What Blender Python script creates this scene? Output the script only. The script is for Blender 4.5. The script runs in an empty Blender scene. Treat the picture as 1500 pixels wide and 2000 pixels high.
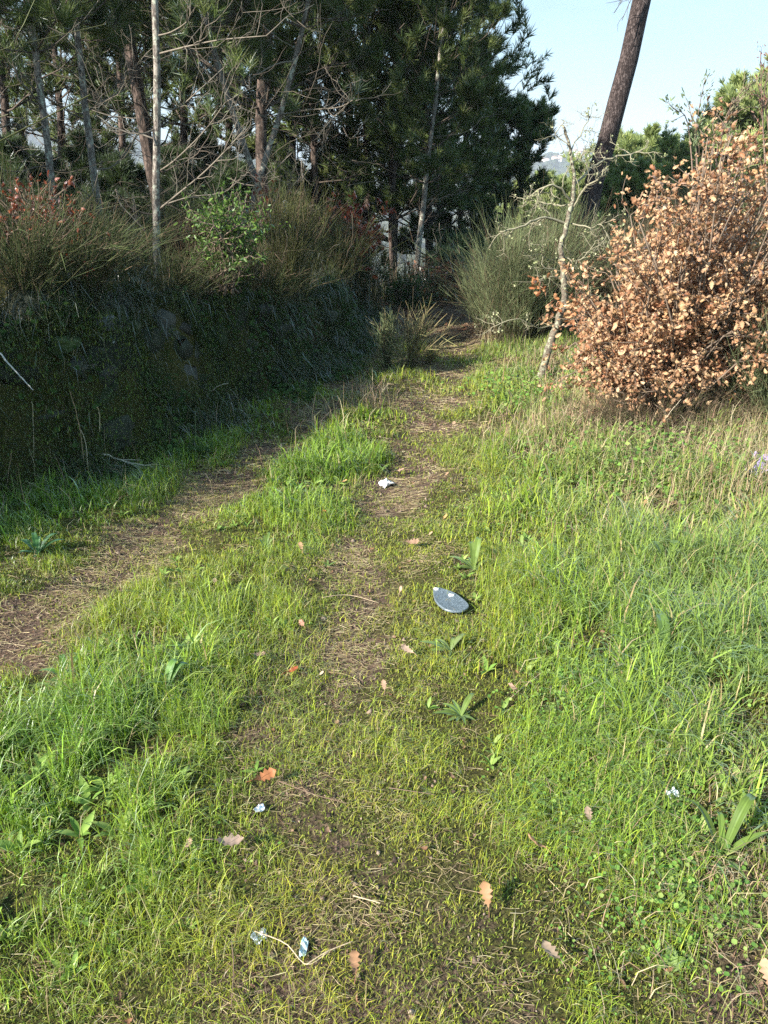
import bpy, math, random
import numpy as np
C = bpy.context.scene
COL = C.collection
PI = math.pi
rad = math.radians

# ------------------------------------------------------------------ camera, light, sky
W0, H0, FPX = 1500.0, 2000.0, 1482.0
PITCH = rad(23.7)
CAM = np.array([0.0, 0.0, 1.6])
cam = bpy.data.cameras.new("camera")
cam.sensor_fit = 'VERTICAL'
cam.sensor_height = 36.0
cam.lens = 36.0 * FPX / H0
cam.clip_start = 0.05
cam.clip_end = 9000
camo = bpy.data.objects.new("camera", cam)
COL.objects.link(camo)
camo.location = CAM
camo.rotation_euler = (PI / 2 - PITCH, 0, 0)
C.camera = camo

SUN_EL = rad(31)
SX, SY = 0.80, 0.60                        # ground direction the shadows run in
w = bpy.data.worlds.new("World")
C.world = w
w.use_nodes = True
nt = w.node_tree
for n in list(nt.nodes): nt.nodes.remove(n)
sky = nt.nodes.new('ShaderNodeTexSky')
sky.sky_type = 'NISHITA'
sky.sun_disc = False
sky.sun_elevation = SUN_EL
sky.sun_rotation = math.atan2(-SX, -SY) % (2 * PI)
sky.air_density = 1.0
sky.dust_density = 0.5
bg = nt.nodes.new('ShaderNodeBackground')
bg.inputs['Strength'].default_value = 0.05
tc = nt.nodes.new('ShaderNodeTexCoord')
mp = nt.nodes.new('ShaderNodeMapping')
mp.inputs['Scale'].default_value = (1.6, 1.6, 5.0)
nz = nt.nodes.new('ShaderNodeTexNoise')
nz.inputs['Scale'].default_value = 2.3
nz.inputs['Detail'].default_value = 6
nz.inputs['Roughness'].default_value = 0.6
rp = nt.nodes.new('ShaderNodeValToRGB')
rp.color_ramp.elements[0].position = 0.42
rp.color_ramp.elements[0].color = (0.28, 0.28, 0.28, 1)
rp.color_ramp.elements[1].position = 0.66
rp.color_ramp.elements[1].color = (0.85, 0.85, 0.85, 1)
mx = nt.nodes.new('ShaderNodeMix')
mx.data_type = 'RGBA'
mx.inputs['B'].default_value = (4.8, 8.7, 11.2, 1)
out = nt.nodes.new('ShaderNodeOutputWorld')
L = nt.links.new
L(tc.outputs['Generated'], mp.inputs['Vector'])
L(mp.outputs['Vector'], nz.inputs['Vector'])
L(nz.outputs['Fac'], rp.inputs['Fac'])
L(rp.outputs['Color'], mx.inputs['Factor'])
L(sky.outputs['Color'], mx.inputs['A'])
L(mx.outputs['Result'], bg.inputs['Color'])
L(bg.outputs['Background'], out.inputs['Surface'])

sun = bpy.data.lights.new("sun", 'SUN')
sun.energy = 5.0
sun.angle = rad(0.5)
sun.color = (1.0, 0.93, 0.82)
suno = bpy.data.objects.new("sun", sun)
COL.objects.link(suno)
import mathutils
sd = mathutils.Vector((SX * math.cos(SUN_EL), SY * math.cos(SUN_EL), -math.sin(SUN_EL)))
suno.rotation_euler = sd.to_track_quat('-Z', 'Y').to_euler()
suno.location = (-8, -6, 8)

C.view_settings.view_transform = 'Standard'
C.view_settings.look = 'None'
C.view_settings.exposure = 1.5
C.view_settings.gamma = 1
C.render.engine = 'CYCLES'
C.cycles.max_bounces = 6
C.cycles.diffuse_bounces = 3
C.cycles.transmission_bounces = 4
C.cycles.glossy_bounces = 2
C.cycles.use_denoising = False
C.cycles.denoiser = 'OPENIMAGEDENOISE'
C.cycles.sample_clamp_indirect = 1.5
C.cycles.sample_clamp_direct = 2.5
C.cycles.use_adaptive_sampling = False

# ------------------------------------------------------------------ small helpers
rng = np.random.default_rng(7)
def smooth(a, b, x):
    t = np.clip((x - a) / (b - a), 0, 1)
    return t * t * (3 - 2 * t)
def _hash(ix, iy, seed):
    n = (ix.astype(np.int64) * 374761393 + iy.astype(np.int64) * 668265263 + seed * 1442695) & 0x7fffffff
    n = ((n ^ (n >> 13)) * 1274126177) & 0x7fffffff
    return ((n ^ (n >> 16)) & 0xffff) / 65535.0
def vnoise(x, y, s=1.0, seed=0):
    x = np.asarray(x, float) / s; y = np.asarray(y, float) / s
    ix = np.floor(x); iy = np.floor(y); fx = x - ix; fy = y - iy
    fx = fx * fx * (3 - 2 * fx); fy = fy * fy * (3 - 2 * fy)
    a = _hash(ix, iy, seed); b = _hash(ix + 1, iy, seed); c = _hash(ix, iy + 1, seed); d = _hash(ix + 1, iy + 1, seed)
    return (a * (1 - fx) + b * fx) * (1 - fy) + (c * (1 - fx) + d * fx) * fy - 0.5
def fbm(x, y, s, seed=0, o=3):
    v = 0
    for k in range(o): v = v + vnoise(x, y, s / 2 ** k, seed + 17 * k) / 1.8 ** k
    return v
RGT = np.array([1.0, 0, 0])
FWD = np.array([0, math.cos(PITCH), -math.sin(PITCH)])
UPV = np.array([0, math.sin(PITCH), math.cos(PITCH)])
def ray(px, py): return FWD + (px - 750) / FPX * RGT + (1000 - py) / FPX * UPV
def at(px, py, Y):
    r = ray(px, py); return CAM + r * (Y / r[1])
def flat(px, py):
    r = ray(px, py); return CAM + r * (-CAM[2] / r[2])
FOOT = [(-6.0, -6.0), (-4.2, 1.5), (-2.9, 3.0)] + [tuple(flat(*p)[:2]) for p in ((0, 975), (130, 950), (330, 885), (500, 800), (620, 735), (700, 672))]
FOOT = FOOT + [(FOOT[-1][0] + 0.1, 10.0), (-0.9, 13.0), (-4, 30)]
FOOT = np.array(FOOT)
def foot_x(y): return np.interp(y, FOOT[:, 1], FOOT[:, 0])
def bank_h(y): return np.interp(y, [-5, 2.6, 3.4, 4.0, 5.3, 6.5, 8.2, 10, 13, 30], [0.1, 0.12, 0.45, 0.84, 0.76, 0.60, 0.46, 0.28, 0.12, 0.0])
TRL = np.array([flat(*p)[:2] for p in ((-200, 1330), (0, 1235), (200, 1110), (350, 1005), (450, 935), (540, 872), (620, 805), (700, 735), (745, 695), (780, 672))])
TRR = np.array([flat(*p)[:2] for p in ((720, 1990), (690, 1700), (640, 1450), (690, 1250), (705, 1130), (735, 1030), (775, 945), (830, 840), (872, 760), (885, 700), (882, 660))])
def dpoly(x, y, P):
    d = np.full(np.shape(x), 1e9)
    for (ax, ay), (bx, by) in zip(P[:-1], P[1:]):
        vx, vy = bx - ax, by - ay
        t = np.clip(((x - ax) * vx + (y - ay) * vy) / (vx * vx + vy * vy), 0, 1)
        d = np.minimum(d, np.hypot(x - ax - t * vx, y - ay - t * vy))
    return d
def terrain(x, y):
    x = np.asarray(x, float); y = np.asarray(y, float)
    near = 1 - smooth(12, 22, y)
    h = near * (0.035 * fbm(x, y, 1.1, 3) + 0.012 * fbm(x, y, 0.22, 5))
    h = h - near * 0.045 * (1 - smooth(0.05, 0.38, dpoly(x, y, TRL)))
    h = h - near * 0.035 * (1 - smooth(0.05, 0.34, dpoly(x, y, TRR))) * smooth(1.6, 3.0, y)
    h = h + near * 0.10 * smooth(0.8, 3.0, x)
    fx = foot_x(y) + 0.10 * vnoise(x * 0, y, 0.35, 8) + 0.16 * vnoise(x * 0, y, 1.1, 9)
    d = fx - x
    h = h + bank_h(y) * (1 + 0.6 * vnoise(x * 0 + 3, y, 0.8, 44) + 0.45 * vnoise(x * 2, y, 0.35, 45)) * smooth(0.0, 0.36, d) + 0.07 * np.clip(d - 0.4, 0, 6) * smooth(3.0, 4.5, y) * near
    # the land falls away behind the trees into the valley
    h = h - 0.16 * np.clip(y - 11.5, 0, 60) * smooth(-14, -4, x + 0.02 * y) * (1 - 0.6 * smooth(2, 12, x)) - 0.03 * np.clip(y - 11.5, 0, 60)
    h = h - 45 * smooth(70, 420, y)
    h = h + 99 * smooth(520, 1500, y) * (0.9 + 0.55 * fbm(x, y * 0.3, 620, 21)) + 10 * fbm(x, y, 190, 22) * smooth(400, 700, y)
    h = h - 60 * smooth(1650, 3200, y)
    return h
def drop(p):
    p = np.array(p, float); p[2] = terrain(p[0], p[1]); return p
def hit(px, py):
    """the point of the ground that the pixel shows"""
    r = ray(px, py); t = 0.4
    while t < 80:
        q = CAM + r * t
        if q[2] < terrain(q[0], q[1]): break
        t += 0.02 + t * 0.004
    q = CAM + r * t
    return drop(q)

# ------------------------------------------------------------------ mesh building
class MB:
    def __init__(s): s.v = []; s.f = []; s.c = []; s.n = 0
    def add(s, v, f, c=(0.5, 0.5, 0.5)):
        v = np.asarray(v, float).reshape(-1, 3); f = np.asarray(f, int).reshape(-1, 3)
        c = np.asarray(c, float)
        if c.ndim == 1: c = np.broadcast_to(c, (len(v), 3))
        s.v.append(v); s.f.append(f + s.n); s.c.append(c); s.n += len(v)
    def quads(s, v, q, c=(0.5, 0.5, 0.5)):
        q = np.asarray(q, int).reshape(-1, 4)
        s.add(v, np.concatenate([q[:, [0, 1, 2]], q[:, [0, 2, 3]]]), c)
    def build(s, name, mat, parent=None, sm=False):
        if not s.v: s.add([(0, 0, 0)], np.zeros((0, 3), int))
        v = np.concatenate(s.v); f = np.concatenate(s.f); c = np.concatenate(s.c)
        me = bpy.data.meshes.new(name)
        me.vertices.add(len(v)); me.vertices.foreach_set('co', v.astype(np.float32).ravel())
        me.loops.add(len(f) * 3); me.loops.foreach_set('vertex_index', f.astype(np.int32).ravel())
        me.polygons.add(len(f)); me.polygons.foreach_set('loop_start', np.arange(0, len(f) * 3, 3, dtype=np.int32))
        me.polygons.foreach_set('loop_total', np.full(len(f), 3, dtype=np.int32))
        if sm: me.polygons.foreach_set('use_smooth', np.ones(len(f), dtype=bool))
        a = me.attributes.new('col', 'FLOAT_COLOR', 'POINT')
        a.data.foreach_set('color', np.concatenate([c, np.ones((len(c), 1))], 1).astype(np.float32).ravel())
        me.update(calc_edges=True)
        me.materials.append(mat)
        o = bpy.data.objects.new(name, me); COL.objects.link(o)
        if parent is not None:
            o.parent = parent
        return o
def tag(o, label=None, cat=None, group=None, kind=None):
    if label: o['label'] = label
    if cat: o['category'] = cat
    if group: o['group'] = group
    if kind: o['kind'] = kind
    return o
def thing(name, loc, label, cat, group=None, rz=0):
    o = bpy.data.objects.new(name, None); COL.objects.link(o)
    o.empty_display_size = 0.1
    o.location = tuple(loc); o.rotation_euler = (0, 0, rz)
    return tag(o, label, cat, group)
def copy_tree(o, parent=None):
    c = o.copy(); COL.objects.link(c); c.parent = parent
    for ch in list(o.children): copy_tree(ch, c)
    return c
def nrm(v):
    v = np.asarray(v, float); return v / (np.linalg.norm(v, axis=-1, keepdims=True) + 1e-12)
def tube(mb, pts, rs, c=(0.5, 0.5, 0.5), k=6, rough=0):
    pts = np.asarray(pts, float); n = len(pts)
    rs = np.broadcast_to(np.asarray(rs, float), (n,))
    t = np.gradient(pts, axis=0); t = nrm(t)
    ref = np.array([0, 0, 1.0]) if abs(t[0][2]) < 0.8 else np.array([1.0, 0, 0])
    a = nrm(np.cross(t, ref)); b = np.cross(t, a)
    th = np.arange(k) * 2 * PI / k
    rr = rs[:, None] * (1 + (rng.uniform(-rough, rough, (n, k)) if rough else 0))
    v = pts[:, None] + rr[..., None] * (np.cos(th)[None, :, None] * a[:, None] + np.sin(th)[None, :, None] * b[:, None])
    i = np.arange(n - 1)[:, None] * k; j = np.arange(k)[None]; jn = (j + 1) % k
    q = np.stack([i + j, i + jn, i + k + jn, i + k + j], -1).reshape(-1, 4)
    v = v.reshape(-1, 3); q3 = np.concatenate([q[:, [0, 1, 2]], q[:, [0, 2, 3]]])
    m = len(v); v = np.concatenate([v, pts[-1:], pts[:1]])
    cap = [( (n - 1) * k + x, (n - 1) * k + (x + 1) % k, m) for x in range(k)] + [((x + 1) % k, x, m + 1) for x in range(k)]
    mb.add(v, np.concatenate([q3, np.array(cap)]), c)
def spline(P, n):
    P = np.asarray(P, float); m = len(P)
    t = np.linspace(0, m - 1, n); i = np.clip(t.astype(int), 0, m - 2); f = (t - i)[:, None]
    p0 = P[np.clip(i - 1, 0, m - 1)]; p1 = P[i]; p2 = P[i + 1]; p3 = P[np.clip(i + 2, 0, m - 1)]
    return 0.5 * (2 * p1 + (p2 - p0) * f + (2 * p0 - 5 * p1 + 4 * p2 - p3) * f * f + (3 * p1 - p0 - 3 * p2 + p3) * f ** 3)
def frames(d, n, roll=None):
    d = nrm(np.broadcast_to(d, (n, 3)))
    r = rng.normal(size=(n, 3)) if roll is None else np.broadcast_to(roll, (n, 3))
    x = nrm(np.cross(r, d)); y = np.cross(d, x)
    return np.stack([x, y, d], -1)            # columns
def bake(mb, tv, tf, pos, R, sc, col):
    """copies of the small shape (tv, tf) at each pos, turned by R, scaled by sc, coloured col"""
    n = len(pos)
    if n == 0: return
    sc = np.broadcast_to(np.asarray(sc, float).reshape(-1, 1, 1), (n, 1, 1))
    v = np.einsum('nij,vj->nvi', R, tv) * sc + np.asarray(pos)[:, None]
    f = tf[None] + (np.arange(n) * len(tv))[:, None, None]
    mb.add(v.reshape(-1, 3), f.reshape(-1, 3), np.repeat(np.asarray(col), len(tv), 0))
def pick(cols, n, jit=0.12):
    cols = np.array(cols, float)
    a = cols[rng.integers(0, len(cols), n)]; b = cols[rng.integers(0, len(cols), n)]
    t = rng.uniform(0, 1, (n, 1))
    return np.clip((a * t + b * (1 - t)) * (1 + rng.normal(0, jit, (n, 1))), 0.003, 1)
def blades(mb, p, length, width, lean, col, az=None, levels=3, droop=1.0):
    """grass blades: curved tapering strips"""
    n = len(p)
    if n == 0: return
    length = np.broadcast_to(length, (n,)); width = np.broadcast_to(width, (n,)); lean = np.broadcast_to(lean, (n,))
    az = rng.uniform(0, 2 * PI, n) if az is None else np.broadcast_to(az, (n,))
    h = np.stack([np.cos(az), np.sin(az), 0 * az], 1)
    side_az = az + PI / 2 + rng.normal(0, 0.5, n)
    s = np.stack([np.cos(side_az), np.sin(side_az), 0 * az], 1)
    ts = [0, 0.38, 0.74, 1.0] if levels == 3 else [0, 0.55, 1.0]
    ws = [1.0, 0.95, 0.62] if levels == 3 else [1.0, 0.8]
    rows = []
    for k, t in enumerate(ts):
        a = lean * (0.35 * t + 0.65 * t * t * droop)          # angle from upright, integrated roughly
        c = p + h * (np.sin(a) * t * length)[:, None] + np.array([0, 0, 1.0]) * (np.cos(a) * t * length)[:, None]
        if k < len(ws):
            wv = s * (width * ws[k] / 2)[:, None]
            rows += [c - wv, c + wv]
        else: rows += [c]
    v = np.stack(rows, 1); m = v.shape[1]
    f = []
    for k in range(len(ws) - 1):
        a = 2 * k; f += [(a, a + 1, a + 3), (a, a + 3, a + 2)]
    a = 2 * (len(ws) - 1); f += [(a, a + 1, a + 2)]
    f = np.array(f)[None] + (np.arange(n) * m)[:, None, None]
    mb.add(v.reshape(-1, 3), f.reshape(-1, 3), np.repeat(col, m, 0))
def ribbon_lines(mb, lines, width, col):
    """lines (n, k, 3): thin three-sided twigs, all at once"""
    n, k, _ = lines.shape
    t = nrm(np.gradient(lines, axis=1))
    a = nrm(np.cross(t, rng.normal(size=(n, 1, 3)))); b = np.cross(t, a)
    width = np.broadcast_to(width, (n,))
    tap = np.linspace(1, 0.35, k)
    r = (width[:, None] * tap / 2)[..., None]
    v = np.stack([lines + r * (math.cos(x) * a + math.sin(x) * b) for x in (0, 2 * PI / 3, 4 * PI / 3)], 2)
    f = []
    for i in range(k - 1):
        for j in range(3):
            p, q = i * 3 + j, i * 3 + (j + 1) % 3
            f += [(p, q, q + 3), (p, q + 3, p + 3)]
    f = np.array(f)[None] + (np.arange(n) * k * 3)[:, None, None]
    mb.add(v.reshape(-1, 3), f.reshape(-1, 3), np.repeat(col, k * 3, 0))

# ------------------------------------------------------------------ materials
def new_mat(name):
    m = bpy.data.materials.new(name); m.use_nodes = True
    for n in list(m.node_tree.nodes): m.node_tree.nodes.remove(n)
    o = m.node_tree.nodes.new('ShaderNodeOutputMaterial')
    return m, m.node_tree, o
def N(t, kind, **kw):
    n = t.nodes.new(kind)
    for k, v in kw.items():
        if k in n.inputs.keys(): n.inputs[k].default_value = v
        else: setattr(n, k, v)
    return n
def leaf_mat(name, trans=0.35, gloss=0.06, rough=0.45, vary=0.25, scale=30.0, tcol=(1.1, 1.15, 0.6)):
    m, t, o = new_mat(name)
    at_ = N(t, 'ShaderNodeAttribute', attribute_name='col')
    g = N(t, 'ShaderNodeNewGeometry')
    nzz = N(t, 'ShaderNodeTexNoise', Scale=scale, Detail=2.0)
    t.links.new(g.outputs['Position'], nzz.inputs['Vector'])
    mr = N(t, 'ShaderNodeMapRange'); mr.inputs['To Min'].default_value = 1 - vary; mr.inputs['To Max'].default_value = 1 + vary
    t.links.new(nzz.outputs['Fac'], mr.inputs['Value'])
    mul = N(t, 'ShaderNodeVectorMath', operation='SCALE')
    t.links.new(at_.outputs['Color'], mul.inputs[0]); t.links.new(mr.outputs['Result'], mul.inputs['Scale'])
    tm = N(t, 'ShaderNodeVectorMath', operation='MULTIPLY'); tm.inputs[1].default_value = tcol
    t.links.new(mul.outputs[0], tm.inputs[0])
    d = N(t, 'ShaderNodeBsdfDiffuse'); tr = N(t, 'ShaderNodeBsdfTranslucent')
    t.links.new(mul.outputs[0], d.inputs['Color']); t.links.new(tm.outputs[0], tr.inputs['Color'])
    ms = N(t, 'ShaderNodeMixShader'); ms.inputs[0].default_value = trans
    t.links.new(d.outputs[0], ms.inputs[1]); t.links.new(tr.outputs[0], ms.inputs[2])
    gl = N(t, 'ShaderNodeBsdfGlossy', Roughness=rough); gl.inputs['Color'].default_value = (0.9, 0.95, 1, 1)
    fr = N(t, 'ShaderNodeFresnel'); fr.inputs['IOR'].default_value = 1.4
    fm = N(t, 'ShaderNodeMath', operation='MULTIPLY'); fm.inputs[1].default_value = gloss * 5
    t.links.new(fr.outputs[0], fm.inputs[0])
    m2 = N(t, 'ShaderNodeMixShader')
    t.links.new(fm.outputs[0], m2.inputs[0]); t.links.new(ms.outputs[0], m2.inputs[1]); t.links.new(gl.outputs[0], m2.inputs[2])
    t.links.new(m2.outputs[0], o.inputs['Surface'])
    return m
def bark_mat(name, c1, c2, scale=14.0, stretch=0.25, bump=0.6, lichen=None, lamt=0.55, rough=0.9, dist=0.02):
    m, t, o = new_mat(name)
    g = N(t, 'ShaderNodeTexCoord')
    mpp = N(t, 'ShaderNodeMapping'); mpp.inputs['Scale'].default_value = (1, 1, stretch)
    t.links.new(g.outputs['Object'], mpp.inputs['Vector'])
    v = N(t, 'ShaderNodeTexVoronoi', Scale=scale); v.feature = 'DISTANCE_TO_EDGE'
    n1 = N(t, 'ShaderNodeTexNoise', Scale=scale * 1.5, Detail=5.0, Roughness=0.65)
    t.links.new(mpp.outputs[0], n1.inputs['Vector'])
    wv = N(t, 'ShaderNodeVectorMath', operation='MULTIPLY_ADD'); wv.inputs[1].default_value = (0.12, 0.12, 0.12)
    t.links.new(n1.outputs['Color'], wv.inputs[0]); t.links.new(mpp.outputs[0], wv.inputs[2])
    t.links.new(wv.outputs[0], v.inputs['Vector'])
    r = N(t, 'ShaderNodeValToRGB'); r.color_ramp.elements[0].color = (*c1, 1); r.color_ramp.elements[1].color = (*c2, 1)
    r.color_ramp.elements[0].position = 0.03; r.color_ramp.elements[1].position = 0.22
    t.links.new(v.outputs['Distance'], r.inputs[0])
    n2 = N(t, 'ShaderNodeTexNoise', Scale=scale * 4, Detail=4.0)
    t.links.new(g.outputs['Object'], n2.inputs['Vector'])
    mm = N(t, 'ShaderNodeMix', data_type='RGBA', blend_type='MULTIPLY'); mm.inputs['Factor'].default_value = 0.7
    r2 = N(t, 'ShaderNodeValToRGB'); r2.color_ramp.elements[0].color = (.45, .45, .45, 1); r2.color_ramp.elements[1].color = (1.3, 1.25, 1.2, 1)
    r2.color_ramp.elements[0].position = 0.3; r2.color_ramp.elements[1].position = 0.7
    t.links.new(n2.outputs['Fac'], r2.inputs[0])
    t.links.new(r.outputs[0], mm.inputs['A']); t.links.new(r2.outputs[0], mm.inputs['B'])
    colr = mm.outputs['Result']
    if lichen:
        n3 = N(t, 'ShaderNodeTexNoise', Scale=scale * 0.9, Detail=6.0, Roughness=0.7)
        t.links.new(g.outputs['Object'], n3.inputs['Vector'])
        r3 = N(t, 'ShaderNodeValToRGB'); r3.color_ramp.elements[0].position = lamt; r3.color_ramp.elements[1].position = lamt + 0.08
        t.links.new(n3.outputs['Fac'], r3.inputs[0])
        m3 = N(t, 'ShaderNodeMix', data_type='RGBA'); m3.inputs['B'].default_value = (*lichen, 1)
        t.links.new(r3.outputs[0], m3.inputs['Factor']); t.links.new(colr, m3.inputs['A'])
        colr = m3.outputs['Result']
    b = N(t, 'ShaderNodeBump', Strength=bump, Distance=dist)
    t.links.new(r.outputs[0], b.inputs['Height'])
    p = N(t, 'ShaderNodeBsdfPrincipled', Roughness=rough)
    p.inputs['Specular IOR Level'].default_value = 0.25
    t.links.new(colr, p.inputs['Base Color']); t.links.new(b.outputs[0], p.inputs['Normal'])
    t.links.new(p.outputs[0], o.inputs['Surface'])
    return m
def attr_mat(name, rough=0.9, vary=0.35, scale=60.0, bump=0.4, spec=0.2, dist=0.004, metal=0.0):
    m, t, o = new_mat(name)
    at_ = N(t, 'ShaderNodeAttribute', attribute_name='col')
    g = N(t, 'ShaderNodeTexCoord')
    n1 = N(t, 'ShaderNodeTexNoise', Scale=scale, Detail=5.0, Roughness=0.65)
    t.links.new(g.outputs['Object'], n1.inputs['Vector'])
    mr = N(t, 'ShaderNodeMapRange'); mr.inputs['From Min'].default_value = .25; mr.inputs['From Max'].default_value = .75
    mr.inputs['To Min'].default_value = 1 - vary; mr.inputs['To Max'].default_value = 1 + vary
    t.links.new(n1.outputs['Fac'], mr.inputs['Value'])
    mul = N(t, 'ShaderNodeVectorMath', operation='SCALE')
    t.links.new(at_.outputs['Color'], mul.inputs[0]); t.links.new(mr.outputs['Result'], mul.inputs['Scale'])
    b = N(t, 'ShaderNodeBump', Strength=bump, Distance=dist); t.links.new(n1.outputs['Fac'], b.inputs['Height'])
    p = N(t, 'ShaderNodeBsdfPrincipled', Roughness=rough, Metallic=metal)
    p.inputs['Specular IOR Level'].default_value = spec
    t.links.new(mul.outputs[0], p.inputs['Base Color']); t.links.new(b.outputs[0], p.inputs['Normal'])
    t.links.new(p.outputs[0], o.inputs['Surface'])
    return m
M_GRASS = leaf_mat('grass_blade', 0.38, 0.05, 0.42)
M_DRY = leaf_mat('dry_straw', 0.2, 0.02, 0.6, tcol=(1, .95, .8))
M_NEEDLE = leaf_mat('pine_needle', 0.22, 0.035, 0.4, scale=4.0, vary=0.35)
M_BROOM = leaf_mat('broom_twig', 0.12, 0.03, 0.5, scale=5.0, vary=0.3)
M_OAKDRY = leaf_mat('dry_oak_leaf', 0.3, 0.04, 0.45, scale=60.0, vary=0.3, tcol=(1.1, .75, .5))
M_GREENLEAF = leaf_mat('evergreen_leaf', 0.25, 0.035, 0.4, scale=40.0)
M_MOSS = leaf_mat('moss', 0.15, 0.01, 0.8, scale=12.0, vary=0.4)
M_PINEBARK = bark_mat('pine_bark', (0.014, 0.009, 0.009), (0.115, 0.092, 0.09), 30, 0.3, 1.0, dist=0.03)
M_YOUNGBARK = bark_mat('young_pine_bark', (0.10, 0.085, 0.075), (0.30, 0.27, 0.24), 22, 0.4, 0.7, lichen=(0.36, 0.38, 0.31), lamt=0.54, dist=0.006)
M_DARKBARK = bark_mat('dark_pine_bark', (0.035, 0.026, 0.022), (0.14, 0.105, 0.09), 16, 0.25, 0.8)  # dark brown bark, the default for pines
M_LICHEN = bark_mat('lichen_bark', (0.09, 0.075, 0.06), (0.21, 0.18, 0.14), 40, 0.6, 0.8, lichen=(0.30, 0.31, 0.22), lamt=0.5, dist=0.006)
M_TWIG = attr_mat('dead_twig', 0.85, 0.3, 60)
M_STONE = attr_mat('granite_stone', 0.9, 0.5, 14, 0.8, 0.2, 0.02)
M_PLAIN = attr_mat('painted_surface', 0.7, 0.08, 3)

# ground: soil, moss and leaf litter, by how bare the earth is
def ground_mat():
    m, t, o = new_mat('earth_and_moss')
    g = N(t, 'ShaderNodeNewGeometry')
    a = N(t, 'ShaderNodeAttribute', attribute_name='col')
    sp = N(t, 'ShaderNodeSeparateColor'); t.links.new(a.outputs['Color'], sp.inputs[0])
    n1 = N(t, 'ShaderNodeTexNoise', Scale=9.0, Detail=8.0, Roughness=0.7)
    n2 = N(t, 'ShaderNodeTexNoise', Scale=90.0, Detail=5.0, Roughness=0.7)
    n3 = N(t, 'ShaderNodeTexNoise', Scale=0.012, Detail=8.0, Roughness=0.65)
    for n in (n1, n2, n3): t.links.new(g.outputs['Position'], n.inputs['Vector'])
    soil = N(t, 'ShaderNodeValToRGB')
    e = soil.color_ramp.elements
    e[0].position = 0.34; e[0].color = (0.028, 0.018, 0.014, 1)
    e[1].position = 0.70; e[1].color = (0.27, 0.19, 0.14, 1)
    e.new(0.52).color = (0.11, 0.073, 0.054, 1)
    t.links.new(n2.outputs['Fac'], soil.inputs[0])
    moss = N(t, 'ShaderNodeValToRGB')
    e = moss.color_ramp.elements
    e[0].position = 0.38; e[0].color = (0.025, 0.024, 0.010, 1)
    e[1].position = 0.7; e[1].color = (0.12, 0.115, 0.032, 1)
    t.links.new(n2.outputs['Fac'], moss.inputs[0])
    s = N(t, 'ShaderNodeMath', operation='ADD'); t.links.new(n1.outputs['Fac'], s.inputs[0]); t.links.new(sp.outputs[0], s.inputs[1])
    r = N(t, 'ShaderNodeMapRange'); r.inputs['From Min'].default_value = 0.72; r.inputs['From Max'].default_value = 0.95
    t.links.new(s.outputs[0], r.inputs['Value'])
    mx1 = N(t, 'ShaderNodeMix', data_type='RGBA')
    t.links.new(r.outputs[0], mx1.inputs['Factor']); t.links.new(moss.outputs[0], mx1.inputs['A']); t.links.new(soil.outputs[0], mx1.inputs['B'])
    far = N(t, 'ShaderNodeValToRGB')
    e = far.color_ramp.elements
    e[0].position = 0.38; e[0].color = (0.022, 0.035, 0.018, 1)
    e[1].position = 0.66; e[1].color = (0.12, 0.12, 0.07, 1)
    t.links.new(n3.outputs['Fac'], far.inputs[0])
    mx2 = N(t, 'ShaderNodeMix', data_type='RGBA')
    t.links.new(sp.outputs[1], mx2.inputs['Factor']); t.links.new(mx1.outputs['Result'], mx2.inputs['A']); t.links.new(far.outputs[0], mx2.inputs['B'])
    b = N(t, 'ShaderNodeBump', Strength=0.9, Distance=0.015); t.links.new(n2.outputs['Fac'], b.inputs['Height'])
    p = N(t, 'ShaderNodeBsdfPrincipled', Roughness=0.95); p.inputs['Specular IOR Level'].default_value = 0.15
    t.links.new(mx2.outputs['Result'], p.inputs['Base Color']); t.links.new(b.outputs[0], p.inputs['Normal'])
    t.links.new(p.outputs[0], o.inputs['Surface'])
    return m

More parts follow.
